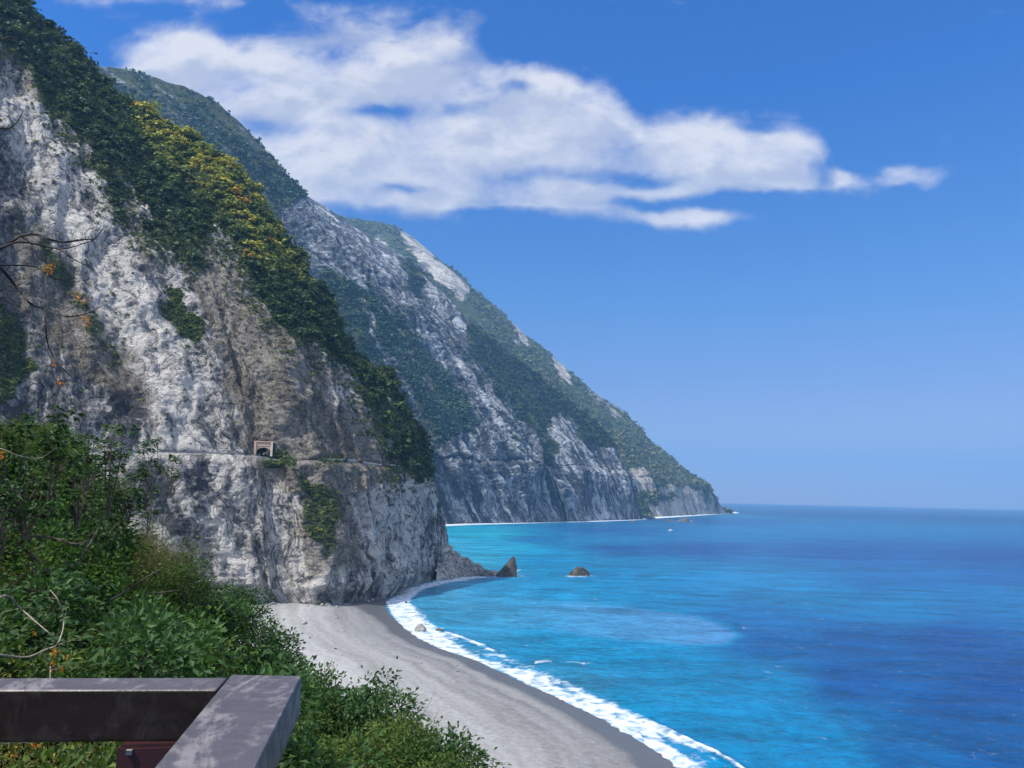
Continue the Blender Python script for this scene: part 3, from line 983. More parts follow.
# white water at the foot of the far cliffs
ff = masks(px, py, [[(440, 523.6), (470, 522.0), (540, 520.3), (600, 519.2), (645, 518), (648, 519.8), (600, 521.6), (540, 523), (470, 525), (440, 526.5)]], 0.6) * 0.8
ff = np.maximum(ff, masks(px, py, [[(645, 515.6), (690, 514), (735, 511.8), (740, 513), (700, 515.5), (655, 518.5)]], 0.6))
foam = np.maximum(foam, ff)
# wash round the stack and the tip of the boulders
for (a, b, rx_, ry_) in ((505, 576, 18, 1.6), (578, 576, 14, 1.2), (470, 577, 26, 1.8), (421, 630, 12, 2.5), (685, 521, 8, 0.8)):
    foam = np.maximum(foam, 0.75 * np.exp(-(((px - a) / rx_) ** 2 + ((py - b) / ry_) ** 2)))
# scattered streaks in the bay
bay = masks(px, py, [[(430, 590), (600, 580), (640, 650), (720, 720), (600, 690), (500, 640)]], 15)
streak = bay * 0.34
zz = np.zeros_like(xf)
# swell towards the beach and a real breaking crest
sw = sstep(0, -25, sd) * sstep(-260, -60, sd)
zz += np.where(near_m, 0.16 * sw * np.sin(sd / 5.2 + 2.5 * nzx), 0)
zz += np.where(near_m, 0.75 * np.exp(-(crest[1] / 3.2) ** 2) + 0.5 * np.exp(-(crest[0] / 2.4) ** 2), 0)
zz += np.where(near_m, 0.10 * fbm(np.stack([xf / 5, yf / 3, 0 * xf], -1), 3), 0)
P[:, 2] = zz

ms = NT('sea_water')
geo = ms.n('ShaderNodeTexCoord').outputs['Object']
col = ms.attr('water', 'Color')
fo = ms.attr('foam')
n1 = ms.noise(ms.mapping(geo, (0.22, 0.34, 1), (0, 0, R(18))), 1.0, 6, 0.62, 0.6)
n2 = ms.noise(ms.mapping(geo, (0.035, 0.055, 1), (0, 0, R(14))), 1.0, 6, 0.6, 0.4)
n3 = ms.noise(ms.mapping(geo, (0.004, 0.011, 1), (0, 0, R(10))), 1.0, 5, 0.6, 0.4)
h = ms.math('MULTIPLY_ADD', n1, 0.9, ms.math('MULTIPLY', n2, 3.2))
bn = ms.n('ShaderNodeBump', {'Height': h, 'Strength': 0.9, 'Distance': 1.5})
# ruffled and slick patches, with wave-face light and dark put into the colour
n4 = ms.noise(ms.mapping(geo, (0.012, 0.05, 1), (0, 0, R(12))), 1.0, 6, 0.65, 0.5)
vs = ms.math('MULTIPLY_ADD', n1, 0.5, ms.math('MULTIPLY_ADD', n2, 0.5, ms.math('MULTIPLY_ADD', n4, 0.5, ms.math('MULTIPLY', n3, 0.4))))
var = ms.mapr(vs, 0.74, 1.16, 0.45, 1.48, False)
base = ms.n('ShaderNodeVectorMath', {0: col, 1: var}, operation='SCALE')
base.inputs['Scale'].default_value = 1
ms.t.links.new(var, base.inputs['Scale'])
f_l = ms.noise(geo, 0.24, 6, 0.62, 0.8)
ff_ = ms.mapr(ms.math('MULTIPLY_ADD', f_l, 1.9, fo), 1.16, 1.9)
st_ = ms.mapr(ms.math('MULTIPLY_ADD', ms.noise(ms.mapping(geo, (0.05, 0.14, 1), (0, 0, R(-30))), 1.0, 7, 0.68, 1.2), 1.0, ms.attr('streak')), 0.98, 1.06)
foamf = ms.math('MAXIMUM', ff_, ms.math('MULTIPLY', st_, 0.55))
w = ms.n('ShaderNodeBsdfPrincipled', {'Base Color': base.outputs[0], 'Roughness': 0.22, 'IOR': 1.33, 'Specular IOR Level': 0.15, 'Normal': bn.outputs[0]})
fm_ = ms.n('ShaderNodeBsdfPrincipled', {'Base Color': (0.52, 0.56, 0.63, 1), 'Roughness': 0.9, 'Specular IOR Level': 0.1})
mx = ms.n('ShaderNodeMixShader', {0: foamf, 1: w.outputs[0], 2: fm_.outputs[0]})
MAT['sea'] = ms.out(mx.outputs[0])
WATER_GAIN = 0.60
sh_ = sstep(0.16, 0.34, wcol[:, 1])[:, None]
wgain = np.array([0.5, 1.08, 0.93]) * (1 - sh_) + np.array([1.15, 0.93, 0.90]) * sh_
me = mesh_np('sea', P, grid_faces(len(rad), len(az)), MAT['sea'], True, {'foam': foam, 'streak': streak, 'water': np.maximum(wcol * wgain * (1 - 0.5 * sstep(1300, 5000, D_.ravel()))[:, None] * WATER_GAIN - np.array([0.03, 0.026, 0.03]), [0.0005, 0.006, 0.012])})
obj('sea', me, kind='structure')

# ------------------------------------------------------------------ rocks
import bmesh


def rock_mesh(name, dims, seed, mat, sub=4, cuts=12, rough=0.12, shape=None):
    rng = np.random.default_rng(seed)
    bm = bmesh.new()
    bmesh.ops.create_icosphere(bm, subdivisions=sub, radius=1.0)
    v = np.array([x.co[:] for x in bm.verts])
    for k in range(cuts):
        n = rng.normal(size=3); n /= np.linalg.norm(n)
        dd = rng.uniform(0.55, 0.85)
        e = v @ n - dd
        v = v - np.where(e > 0, e * 0.92, 0)[:, None] * n
    v = v + v / np.linalg.norm(v, axis=1)[:, None] * (rough * fbm(v * 2.2 + seed, 4, 0.6) + 0.5 * rough * ridged(v * 5 + seed, 3))[:, None]
    v = v * np.asarray(dims)
    if shape:
        v = shape(v)
    f = np.array([[x.index for x in fc.verts] for fc in bm.faces])
    bm.free()
    return mesh_np(name, v, f, mat, False)


# sea stack: leaning triangular tooth
def tooth(v):
    v = v.copy()
    zn = v[:, 2] / 16.0
    full = np.minimum(1 / np.sqrt(np.maximum(1 - zn * zn, 0.1)), 2.4)
    k = np.clip((v[:, 2] + 1) / 16.0, 0, 1)
    taper = 1 - 0.86 * k ** 0.95
    v[:, 0] = v[:, 0] * taper * full + 5.0 * k
    v[:, 1] *= taper * full
    return v


me = rock_mesh('sea_stack', (9.5, 7.5, 16.0), 5, MAT['stack'], 5, 9, 0.10, tooth)
o = obj('sea_stack', me, label='tall pointed dark brown rock standing in the water off the cliff tip', category='rock')
p = at_z(505.5, 576.5)
o.location = (p[0], p[1], -0.5)
v = np.empty(len(me.vertices) * 3, np.float32); me.vertices.foreach_get('co', v); v = v.reshape(-1, 3)
top_z = v[:, 2].max()
o.scale = (1.12, 1.0, 15.6 / top_z)
o.rotation_euler = (0, 0, R(8))


def put_rock(name, x, y, wpx, hpx, seed, mat, label, depth=0.8, z=None, sub=4, group=None, rotz=0.0):
    p = at_z(x, y, 0 if z is None else z)
    D = np.linalg.norm(p - EYE)
    w = wpx * D / FPX / 2
    h = hpx * D / FPX
    me = rock_mesh(name, (w, w * depth, h * 0.95), seed, mat, sub, 10, 0.13)
    o = obj(name, me, label=label, category='rock')
    if group:
        o['group'] = group
    o.location = (p[0], p[1], (beach_z(p[0], p[1]) + h * 0.25) if name == 'beach_stone' else p[2] - h * 0.06)
    o.rotation_euler = (0, 0, rotz)
    return o


put_rock('sea_rock', 578.5, 575.5, 22, 9, 21, MAT['stack'], 'low rounded brown rock alone in the turquoise bay right of the pointed stack')
put_rock('sea_rock', 685, 522, 10, 4.6, 22, MAT['dark_rock'], 'dark domed rock in the open sea off the far headland, beside a flatter rock', 0.7)
put_rock('sea_rock', 669.5, 521.2, 11, 2.0, 23, MAT['dark_rock'], 'flat dark rock awash in the open sea, left of the dark domed rock', 0.6)
put_rock('sea_rock', 482, 575.5, 8, 3.6, 24, MAT['dark_rock'], 'small dark rock awash between the boulder heap and the pointed stack')
put_rock('surf_rock', 421, 631, 12, 7.5, 25, MAT['boulder'], 'grey brown boulder sitting in the white surf at the edge of the beach')
put_rock('surf_rock', 440.5, 630.5, 9, 2.8, 26, MAT['dark_rock'], 'small flat dark rock in the surf right of the grey brown boulder')
put_rock('surf_rock', 406, 603, 4, 2.0, 27, MAT['dark_rock'], 'tiny dark stone in the foam near the inner end of the beach', 0.8)
put_rock('shore_rock', 652, 518.9, 8, 3, 28, MAT['dark_rock'], 'dark rock at the water line where the middle mountain meets the headland', 0.6)
put_rock('shore_rock', 632.5, 522.6, 6, 1.6, 29, MAT['dark_rock'], 'small dark rock awash in front of the foot of the middle mountain', 0.6)
for k, (x, y, w_, h_, lab) in enumerate([
    (332, 664, 7, 4, 'pale grey stone lying on the upper beach beside the shrubs'),
    (304, 620, 8, 2.5, 'flat pale boulder on the dry beach below the cliff'),
    (286, 634, 6, 3.0, 'rounded grey boulder on the beach beside the green slope'),
    (350, 654, 2.4, 1.5, 'small dark stone alone in the middle of the beach')]):
    put_rock('beach_stone', x, y, w_, h_, 40 + k, MAT['boulder'], lab, z=5.5 if k < 3 else 4.0, sub=3)

rngs = np.random.default_rng(17)
smes = [rock_mesh('pebble_stone', (1, rngs.uniform(0.6, 0.9), rngs.uniform(0.45, 0.7)), 80 + k, MAT['dark_rock'] if k < 2 else MAT['boulder'], 2, 8, 0.1) for k in range(5)]
ns_ = 0
while ns_ < 90:
    bx_, by_ = rngs.uniform(-150, 40), rngs.uniform(110, 430)
    sdb = _sgn * shore_dist(np.array([bx_]), np.array([by_]))[0]
    if sdb < 14 or beach_z(bx_, by_) < 1.2:
        continue
    b = obj('beach_stone', smes[int(rngs.integers(5))], label='small loose stone scattered on the grey beach', category='rock', group='small stones on the beach')
    k_ = rngs.choice([0.22, 0.35, 0.6], p=[0.5, 0.35, 0.15]) * rngs.uniform(0.8, 1.2)
    b.scale = (k_,) * 3
    b.location = (bx_, by_, beach_z(bx_, by_) + 0.15 * k_)
    b.rotation_euler = (0, 0, rngs.uniform(0, 6.28))
    ns_ += 1

# ---- boulder heap at the tip of the cliff ----------------------------
n_u, n_v = 90, 60
ridge_l = cat_rom(np.array([at_d(440, 530, 588), at_d(447, 545, 590), at_d(460, 556, 594), at_d(474, 563.5, 598), at_d(486, 570, 600), at_d(495, 575.5, 604)]), n_u)
front_l = cat_rom(np.array([at_z(436, 582, -1), at_z(448, 580, -1), at_z(462, 578.2, -1), at_z(476, 577.2, -1), at_z(488, 576.7, -1), at_z(496, 576.2, -1)]), n_u)
back_l = ridge_l * 2 - front_l
back_l[:, 2] = -2
back_l[:, 1] += 10
q = np.linspace(0, 1, n_v)
Gs = np.where((q < 0.6)[:, None, None], front_l[None] + (ridge_l - front_l)[None] * (np.minimum(q / 0.6, 1) ** 0.8)[:, None, None],
              ridge_l[None] + (back_l - ridge_l)[None] * (np.clip((q - 0.6) / 0.4, 0, 1))[:, None, None])
Ps = Gs.reshape(-1, 3).copy()
Ps[:, 2] += 0.9 * ridged(Ps / 5.0, 3) + 0.5 * fbm(Ps / 1.6, 3)
SCREE = Ps.reshape(Gs.shape)
obj('scree', mesh_np('scree', Ps, grid_faces(n_v, n_u), MAT['scree'], False), kind='structure')
rngb = np.random.default_rng(99)
bmes = [rock_mesh('boulder', (1, rngb.uniform(0.7, 0.95), rngb.uniform(0.6, 0.8)), 60 + k, MAT['scree'] if k % 3 else MAT['boulder'], 3, 12, 0.12) for k in range(6)]
for k in range(130):
    i = int(rngb.uniform(0.02, 0.64) * n_v); j = int(rngb.uniform(0.0, 0.98) * n_u)
    b = obj('boulder', bmes[k % 6], label='grey brown boulder in the heap at the foot of the cliff tip', category='boulder', group='boulders heaped at the cliff tip')
    sc_ = rngb.choice([1.0, 1.5, 2.2, 3.2], p=[0.35, 0.3, 0.25, 0.1]) * rngb.uniform(0.8, 1.2)
    b.scale = (sc_,) * 3
    b.location = tuple(SCREE[i, j] + (0, 0, 0.25 * sc_))
    b.rotation_euler = tuple(rngb.uniform(0, 0.5, 2)) + (rngb.uniform(0, 6.28),)

fl = cat_rom(np.array([at_z(262, 600, 5.5), at_z(290, 602, 5.5), at_z(318, 602, 5.5), at_z(348, 599, 4.5), at_z(384, 594, 3.0), at_z(410, 587, 1.5), at_z(434, 582, 0.5)]), 200)
for k in range(75):
    i_ = int(rngb.integers(0, 200))
    p = fl[i_] + np.array([rngb.normal() * 2.0 + 0.5, rngb.normal() * 3.0 + 1.0, 0])
    b = obj('boulder', bmes[k % 6], label='grey fallen rock at the foot of the near cliff on the beach', category='boulder', group='fallen rocks along the cliff foot')
    sc_ = rngb.choice([0.5, 0.8, 1.3, 2.2], p=[0.4, 0.35, 0.2, 0.05]) * rngb.uniform(0.8, 1.2)
    b.scale = (sc_,) * 3
    b.location = (p[0], p[1], beach_z(p[0], p[1]) + 0.2 * sc_)
    b.rotation_euler = tuple(rngb.uniform(0, 0.4, 2)) + (rngb.uniform(0, 6.28),)

# ---- road along the cliff, parapet, tunnel portal ---------------------
jsel = np.where((bench_out[:, 1] > 180) & (bench_out[:, 0] < -40) & (bench_out[:, 1] < 640))[0]
bo, bi = bench_out[jsel], bench_in[jsel]
def sm(a, k=25):
    ker = np.ones(k) / k
    return np.stack([np.convolve(np.pad(a[:, i], k // 2, mode='edge'), ker, 'valid') for i in range(3)], 1)
bo, bi = sm(bo), sm(bi)
dv = (bi - bo); wdt = np.linalg.norm(dv[:, :2], axis=1)
ok = wdt > 2.0
bo, bi, dv, wdt = bo[ok], bi[ok], dv[ok], wdt[ok]
zr_ = np.maximum(bo[:, 2], bi[:, 2]) + 0.25
e0 = bo + dv * 0.03; e1 = bo + dv * 0.97
e0[:, 2] = zr_; e1[:, 2] = zr_
low0 = e0.copy(); low0[:, 2] -= 1.2
low1 = e1.copy(); low1[:, 2] -= 1.2
Gr = np.stack([low0, e0, e1, low1], 0)
obj('road', mesh_np('road', Gr.reshape(-1, 3), grid_faces(4, len(e0)), MAT['asphalt'], False), kind='structure')
dn = dv / wdt[:, None]
p0 = e0 + dn * 0.05; p1 = e0 + dn * 0.45
prf = []
for (pt, h_) in ((p0, -0.1), (p0, 0.7), (p1, 0.7), (p1, -0.1)):
    g = pt.copy(); g[:, 2] += h_; prf.append(g)
Gp = np.stack(prf, 0)
ppx_, _ = project(p0)
keep = np.where(ppx_ > 318)[0]
Gp = Gp[:, keep]
o = obj('parapet', mesh_np('parapet', Gp.reshape(-1, 3), grid_faces(4, len(keep)), MAT['concrete'], False),
        label='low pale concrete parapet along the road ledge cut into the near cliff', category='parapet')

# tunnel portal: standing across the road ledge, mouth towards the left of the view
k0 = int(np.argmin(np.abs(project((bo + bi) / 2)[0] - 262)))
pc = bo[k0] * 0.75 + bi[k0] * 0.25
pc[2] = zr_[k0] + 0.4
base_l = pc
fw = np.array([-pc[0] * 0.55 - 60, -pc[1] * 0.55 + 0, 0]); fw = fw / np.linalg.norm(fw)      # mouth direction
PORT = empty('tunnel_portal', tuple(base_l), math.atan2(fw[1], fw[0]) + math.pi / 2,
             label='small tan stone tunnel portal with a dark arched mouth on the cliff road', category='tunnel portal')
# local frame: mouth looks along -Y, width X
wp, hp, dp = 10.0, 7.6, 1.6
aw, ah = 3.8, 4.7


def arch_wall(w, h, aw, ah, d, seg=14):
    """front wall with an arched opening, thickness d"""
    inner = [(-aw, 0)] + [(-aw * math.cos(a), ah * 0.45 + ah * 0.55 * math.sin(a)) for a in np.linspace(0, math.pi, seg)] + [(aw, 0)]
    outer = []
    for (x, z_) in inner:
        if z_ <= ah * 0.46:
            outer.append((math.copysign(w / 2, x), 0 if z_ == 0 else h * 0.55))
        else:
            t_ = x / aw
            outer.append((t_ * w / 2, h))
    V, Fc = [], []
    n = len(inner)
    for y in (0, d):
        for (x, z_) in inner:
            V.append((x, y, z_))
        for (x, z_) in outer:
            V.append((x, y, z_))
    for k in range(n - 1):
        Fc.append((k, k + 1, n + k + 1, n + k))
        Fc.append((2 * n + k, 3 * n + k, 3 * n + k + 1, 2 * n + k + 1))
        Fc.append((k, 2 * n + k, 2 * n + k + 1, k + 1))
        Fc.append((n + k, n + k + 1, 3 * n + k + 1, 3 * n + k))
    return np.array(V, float), np.array(Fc)


m_ = MB(); m_.add(*arch_wall(wp, hp, aw, ah, dp))
obj('wall', m_.mesh('portal_wall', MAT['portal']), PORT)
m_ = MB(); m_.box((0, -0.15, hp + 0.3), (wp + 0.8, 0.9, 0.6))
obj('cornice', m_.mesh('portal_cornice', MAT['portal']), PORT)
m_ = MB(); m_.box((0, -0.12, hp - 1.7), (wp * 0.62, 0.3, 0.5))
obj('name_panel', m_.mesh('portal_panel', MAT['concrete']), PORT)
for sx in (-1, 1):
    m_ = MB(); m_.box((sx * (wp / 2 - 0.55), -0.35, hp / 2), (1.1, 0.75, hp))
    obj('pilaster', m_.mesh('portal_pilaster', MAT['concrete'] if sx > 0 else MAT['portal']), PORT)
m_ = MB(); V_, F_ = arch_wall(aw * 2 + 0.02, ah + 0.02, aw, ah, 0.1)
m_.box((0, 1.15, 2.5), (aw * 2 + 0.9, 0.4, 5.0))  # dark plate across the mouth, standing in for the shade inside
obj('tunnel_shade_plate', m_.mesh('tunnel_shade_plate', MAT['portal_dark']), PORT)
m_ = MB()
an = np.linspace(R(12), R(168), 16)
m_.tube(np.stack([-np.cos(an) * (wp / 2 + 0.9), 0 * an + 1.6, hp * 0.48 + np.sin(an) * 5.4], -1), 0.7, 6)
obj('rock_hood', m_.mesh('portal_hood', MAT['stack']), PORT)

# ---- boat ---------------------------------------------------------------
pb_ = at_z(670, 531.0)
BO = empty('fishing_boat', (pb_[0], pb_[1], 0.0), R(25), label='small white fishing boat with a red hull band out on the blue sea', category='boat')
MAT['boat_white'] = simple_mat('boat_paint', (0.75, 0.76, 0.78), (0.82, 0.82, 0.82), 1, 0.4, 0.4)
MAT['boat_red'] = simple_mat('boat_red_paint', (0.30, 0.05, 0.04), (0.38, 0.08, 0.06), 1, 0.5, 0.4)
MAT['glass_dark'] = simple_mat('dark_glass', (0.02, 0.025, 0.03), (0.03, 0.035, 0.04), 1, 0.1, 0.5)


def hull(z0_, z1_, k0_, k1_):
    xs_ = np.linspace(-6, 6.5, 15)
    hw = 1.7 * np.sqrt(np.clip(1 - ((xs_ - -1) / 7.6) ** 2, 0.0, 1))
    sheer = 0.7 * np.clip(xs_ / 6, 0, 1) ** 2
    rows = [np.stack([xs_, -hw * k0_, np.full(15, z0_)], -1), np.stack([xs_, -hw * k1_, z1_ + sheer * (z1_ > 0.6)], -1),
            np.stack([xs_, hw * k1_, z1_ + sheer * (z1_ > 0.6)], -1), np.stack([xs_, hw * k0_, np.full(15, z0_)], -1)]
    return np.concatenate(rows), grid_faces(4, 15)


m_ = MB(); m_.add(*hull(-0.4, 0.45, 0.7, 0.92)); obj('hull_band', m_.mesh('hull_band', MAT['boat_red']), BO)
m_ = MB(); m_.add(*hull(0.45, 1.25, 0.921, 1.0)); obj('hull', m_.mesh('hull', MAT['boat_white']), BO)
m_ = MB(); m_.box((1.0, 0, 2.3), (3.4, 2.2, 2.1)); m_.box((0.9, 0, 3.42), (4.0, 2.6, 0.14)); obj('cabin', m_.mesh('cabin', MAT['boat_white']), BO)
m_ = MB(); m_.box((2.72, 0, 2.6), (0.06, 1.8, 0.8)); obj('window', m_.mesh('cabin_window', MAT['glass_dark']), BO)
m_ = MB(); m_.tube([(0.2, 0, 3.4), (0.2, 0, 6.2)], [0.08, 0.05]); obj('mast', m_.mesh('mast', MAT['boat_white']), BO)

# ---- yellow and orange trees on the crest --------------------------------
rngt = np.random.default_rng(5)
orange_q = [quad_proto(110, rngt, 8, 0.26) for _ in range(2)]
ocrown = []
for q_ in orange_q:
    V_ = q_.reshape(-1, 3)
    ocrown.append(mesh_np('orange_crown', V_, np.arange(len(V_)).reshape(-1, 4), MAT['orange_leaf'], False, {'tint': np.repeat(rngt.uniform(0, 1, len(q_)), 4)}))
m_ = MB(); m_.tube([(0, 0, -0.6), (0.03, 0, 0.3), (0, 0.02, 0.7)], [0.06, 0.045, 0.02]); m_.tube([(0.02, 0, 0.25), (0.25, 0.1, 0.7)], [0.03, 0.012]); m_.tube([(0.02, 0, 0.3), (-0.2, -0.12, 0.75)], [0.03, 0.012])
otrunk = m_.mesh('tree_trunk', MAT['twig'])
for (x, y, s_, lab) in [
    (236, 195, 4.6, 'orange leaved tree high on the forested crest, the upper of the largest pair'),
    (243, 203, 3.6, 'orange leaved tree touching the lower side of the highest orange tree on the crest'),
    (247, 258, 3.6, 'orange tree standing alone in the dark forest below the crest'),
    (283, 257, 3.4, 'small orange tree right on the skyline of the near crest'),
    (268, 240, 2.8, 'yellow orange tree on the crest just above the small skyline tree'),
    (137, 108, 3.2, 'pale yellow tree where the sunlit strip of forest begins at its top'),
]:
    p = near_surface(x, y + 2)
    t_ = empty('tree', tuple(p), rngt.uniform(0, 6), label=lab, category='tree', group='orange trees on the crest')
    t_.scale = (s_ * 1.35,) * 3
    obj('crown', ocrown[int(rngt.integers(2))], t_)
    obj('trunk', otrunk, t_)

# ------------------------------------------------------------------ near hillside
tabD = np.array([0.5, 2, 6, 12, 20, 28, 36, 45, 60, 90, 140])
tabA = np.array([-150, -100, -60, -33, -25, -17, -9, 0, 20, 60])
tabZ = np.array([
    [57.6, 57.6, 58, 60, 62, 63, 64, 64, 62, 60, 55],
    [57.6, 57.6, 58, 60, 64, 68, 72, 76, 82, 86, 88],
    [57.5, 57.4, 56.6, 56, 58, 61, 65, 68, 69, 62, 40],
    [57.4, 57.0, 55.3, 54.2, 55.4, 57.4, 61.0, 62.2, 57, 38, 8],
    [57.4, 57.0, 55.0, 53.9, 54.2, 55.0, 56.6, 55.6, 46, 24, 3],
    [57.4, 57.0, 54.8, 53.3, 52.2, 51.2, 50.0, 45, 32, 12, 1],
    [57.4, 57.0, 54.3, 52.6, 51.0, 48.4, 43, 36, 24, 7, 0],
    [57.4, 57.0, 54.0, 51.0, 46, 41, 36, 29, 17, 4, -1],
    [57.4, 57.0, 52.0, 46, 39, 32, 25, 17, 7, -1, -4],
    [57.4, 57.0, 51.0, 44, 36, 28, 20, 12, 4, -3, -6]])


def hill_z(x, y):
    x, y = np.asarray(x, float), np.asarray(y, float)
    D = np.maximum(np.hypot(x, y), 0.5)
    a = np.clip(np.degrees(np.arctan2(x, y)), -150, 60)
    i = np.clip(np.searchsorted(tabA, a, 'right') - 1, 0, len(tabA) - 2)
    j = np.clip(np.searchsorted(tabD, D, 'right') - 1, 0, len(tabD) - 2)
    fa = (a - tabA[i]) / (tabA[i + 1] - tabA[i]); fd = np.clip((D - tabD[j]) / (tabD[j + 1] - tabD[j]), 0, 1)
    fa = fa * fa * (3 - 2 * fa)
    z = (tabZ[i, j] * (1 - fd) + tabZ[i, j + 1] * fd) * (1 - fa) + (tabZ[i + 1, j] * (1 - fd) + tabZ[i + 1, j + 1] * fd) * fa
    p_ = np.stack([np.ravel(x) / 6, np.ravel(y) / 6, 0 * np.ravel(x)], -1)
    nz = fbm(p_, 3).reshape(x.shape)
    return z + nz * 1.1 * np.clip((D - 3) / 8, 0, 1)


az_ = np.radians(np.linspace(-150, 60, 260)); rr = np.geomspace(0.5, 140, 150)
A2, D2 = np.meshgrid(az_, rr)
hx, hy = (D2 * np.sin(A2)).ravel(), (D2 * np.cos(A2)).ravel()
HP = np.stack([hx, hy, hill_z(hx, hy)], -1)
obj('hillside', mesh_np('hillside', HP, grid_faces(len(rr), len(az_)), MAT['soil'], True), kind='structure')


def leaves(b, d, n, l, w, droop, rng):
    """folded leaf quads"""
    d = d / (np.linalg.norm(d, axis=1)[:, None] + 1e-9)
    s = np.cross(d, n); s /= np.linalg.norm(s, axis=1)[:, None] + 1e-9
    n = np.cross(s, d)
    l = l[:, None]; w = w[:, None]
    mid = b + d * l * 0.48
    tip = b + d * l - np.array([0, 0, 1.0]) * (l * droop)
    return np.stack([b, mid + s * w / 2 + n * w * 0.16, tip, mid - s * w / 2 + n * w * 0.16], 1)


def make_shrub(seed, h, r, ll, lw, ntw, npl, mat, bark, whorl=False, tall=False, spread=0.2):
    rng = np.random.default_rng(seed)
    br = MB()
    tips, dirs = [], []
    ns = 3 if tall else 7
    for s_ in range(ns):
        a = rng.uniform(0, 6.28)
        rad_ = r * (rng.uniform(0.1, 0.5) if tall else rng.uniform(0.2, 0.75))
        e = np.array([math.cos(a) * rad_, math.sin(a) * rad_, h * (rng.uniform(0.7, 0.9) if tall else rng.uniform(0.45, 0.85))])
        m1 = e * 0.5 + (*(rng.normal(size=2) * 0.12), h * 0.08)
        path = cat_rom(np.array([(0, 0, -0.3), m1, e]), 6)
        br.tube(path, np.linspace(0.02 * h ** 0.5 + 0.008, 0.010, 6), 5)
        k_ = max(2, ntw // ns)
        for q_ in range(k_):
            st_ = path[int(rng.integers(2 if not tall else 3, 6))]
            dd = rng.normal(size=3); dd[2] = abs(dd[2]) * 0.8 - 0.1
            dd /= np.linalg.norm(dd)
            L_ = r * rng.uniform(0.3, 0.8)
            te = st_ + dd * L_ * np.array([1, 1, 0.8])
            te[2] = max(te[2], 0.1)
            mm = (st_ + te) / 2 + rng.normal(size=3) * 0.05
            if q_ % 2 == 0 or tall:
                br.tube(np.array([st_, mm, te]), [0.010, 0.007, 0.004], 4)
            tips.append(te); dirs.append(dd)
    tips, dirs = np.array(tips), np.array(dirs)
    idx = np.repeat(np.arange(len(tips)), npl)
    n_ = len(idx)
    if whorl:
        ang = rng.uniform(0, 6.28, n_)
        lvl = rng.integers(0, 3, n_)
        d = np.stack([np.cos(ang), np.sin(ang), rng.uniform(-0.35, 0.45, n_)], -1)
        b = tips[idx] - np.stack([0 * ang, 0 * ang, lvl * ll * 0.45], -1) + d * 0.03
        nn = np.tile([0, 0, 1.0], (n_, 1)) + rng.normal(size=(n_, 3)) * 0.25
        dr = 0.28
    else:
        off = rng.normal(size=(n_, 3)) * spread * np.array([1, 1, 0.75])
        b = tips[idx] + off
        d = off / spread + dirs[idx] * 0.8 + rng.normal(size=(n_, 3)) * 0.7
        nn = np.tile([0, 0, 1.0], (n_, 1)) + rng.normal(size=(n_, 3)) * 0.55 + dirs[idx] * 0.4
        dr = 0.12
    Q = leaves(b, d, nn, ll * rng.uniform(0.6, 1.2, n_), lw * rng.uniform(0.6, 1.15, n_), dr, rng)
    tw = rng.normal(size=len(tips)) * 0.16
    tt = np.clip(0.45 + tw[idx] + rng.normal(size=n_) * 0.16, 0, 1)
    V_ = Q.reshape(-1, 3)
    fo_ = mesh_np('foliage', V_, np.arange(len(V_)).reshape(-1, 4), mat, False, {'tint': np.repeat(tt, 4)})
    return fo_, br.mesh('branches', bark)


SPEC = {
    'fine': [make_shrub(100 + k, 1.9, 1.25, 0.115, 0.065, 84, 68, MAT['leaf_mid'], MAT['twig'], spread=0.17) for k in range(3)],
    'olive': [make_shrub(120 + k, 1.6, 1.15, 0.075, 0.028, 84, 44, MAT['leaf_olive'], MAT['twig'], spread=0.22) for k in range(2)],
    'dark': [make_shrub(140 + k, 2.1, 1.3, 0.165, 0.095, 84, 46, MAT['leaf_dark'], MAT['twig'], spread=0.19) for k in range(3)],
    'bright': [make_shrub(160 + k, 1.5, 1.2, 0.13, 0.07, 70, 44, MAT['leaf_bright'], MAT['twig'], spread=0.18) for k in range(2)],
    'broad': [make_shrub(180 + k, 2.3, 1.2, 0.27, 0.13, 26, 16, MAT['leaf_dark'], MAT['twig'], whorl=True) for k in range(3)],
    'tall': [make_shrub(200 + k, 3.6, 1.0, 0.30, 0.125, 15, 20, MAT['leaf_dark'], MAT['twig'], whorl=True, tall=True) for k in range(3)],
}
KIND = {
    'fine': ('shrub', 'mid green small leaved shrub on the slope beyond the railing', 'small leaved green shrubs on the slope'),
    'olive': ('shrub', 'yellowish olive fine leaved shrub on the slope beyond the railing', 'olive shrubs on the slope'),
    'dark': ('shrub', 'dark green dense shrub on the slope beyond the railing', 'dark dense shrubs on the slope'),
    'bright': ('shrub', 'bright fresh green shrub on the slope beyond the railing', 'bright green shrubs on the slope'),
    'broad': ('shrub', 'shrub with large drooping dark leaves on the slope beyond the railing', 'large leaved shrubs on the slope'),
    'tall': ('small_tree', 'thin small tree with tiers of drooping leaves above the slope against the cliff', 'thin tiered small trees'),
}
rngp = np.random.default_rng(77)


def place(kind, x, y, scale, rot=None, label=None, z=None):
    nm, lab, grp = KIND[kind]
    fo_, br_ = SPEC[kind][int(rngp.integers(len(SPEC[kind])))]
    zz_ = float(hill_z(np.array([x]), np.array([y]))[0]) if z is None else z
    t_ = empty(nm, (x, y, zz_ - 0.1), rngp.uniform(0, 6.28) if rot is None else rot, label=label or lab,
               category='tree' if kind == 'tall' else 'shrub', group=grp)
    t_.scale = (scale, scale, scale * rngp.uniform(0.9, 1.1))
    obj('foliage', fo_, t_)
    obj('branches', br_, t_)
    return t_


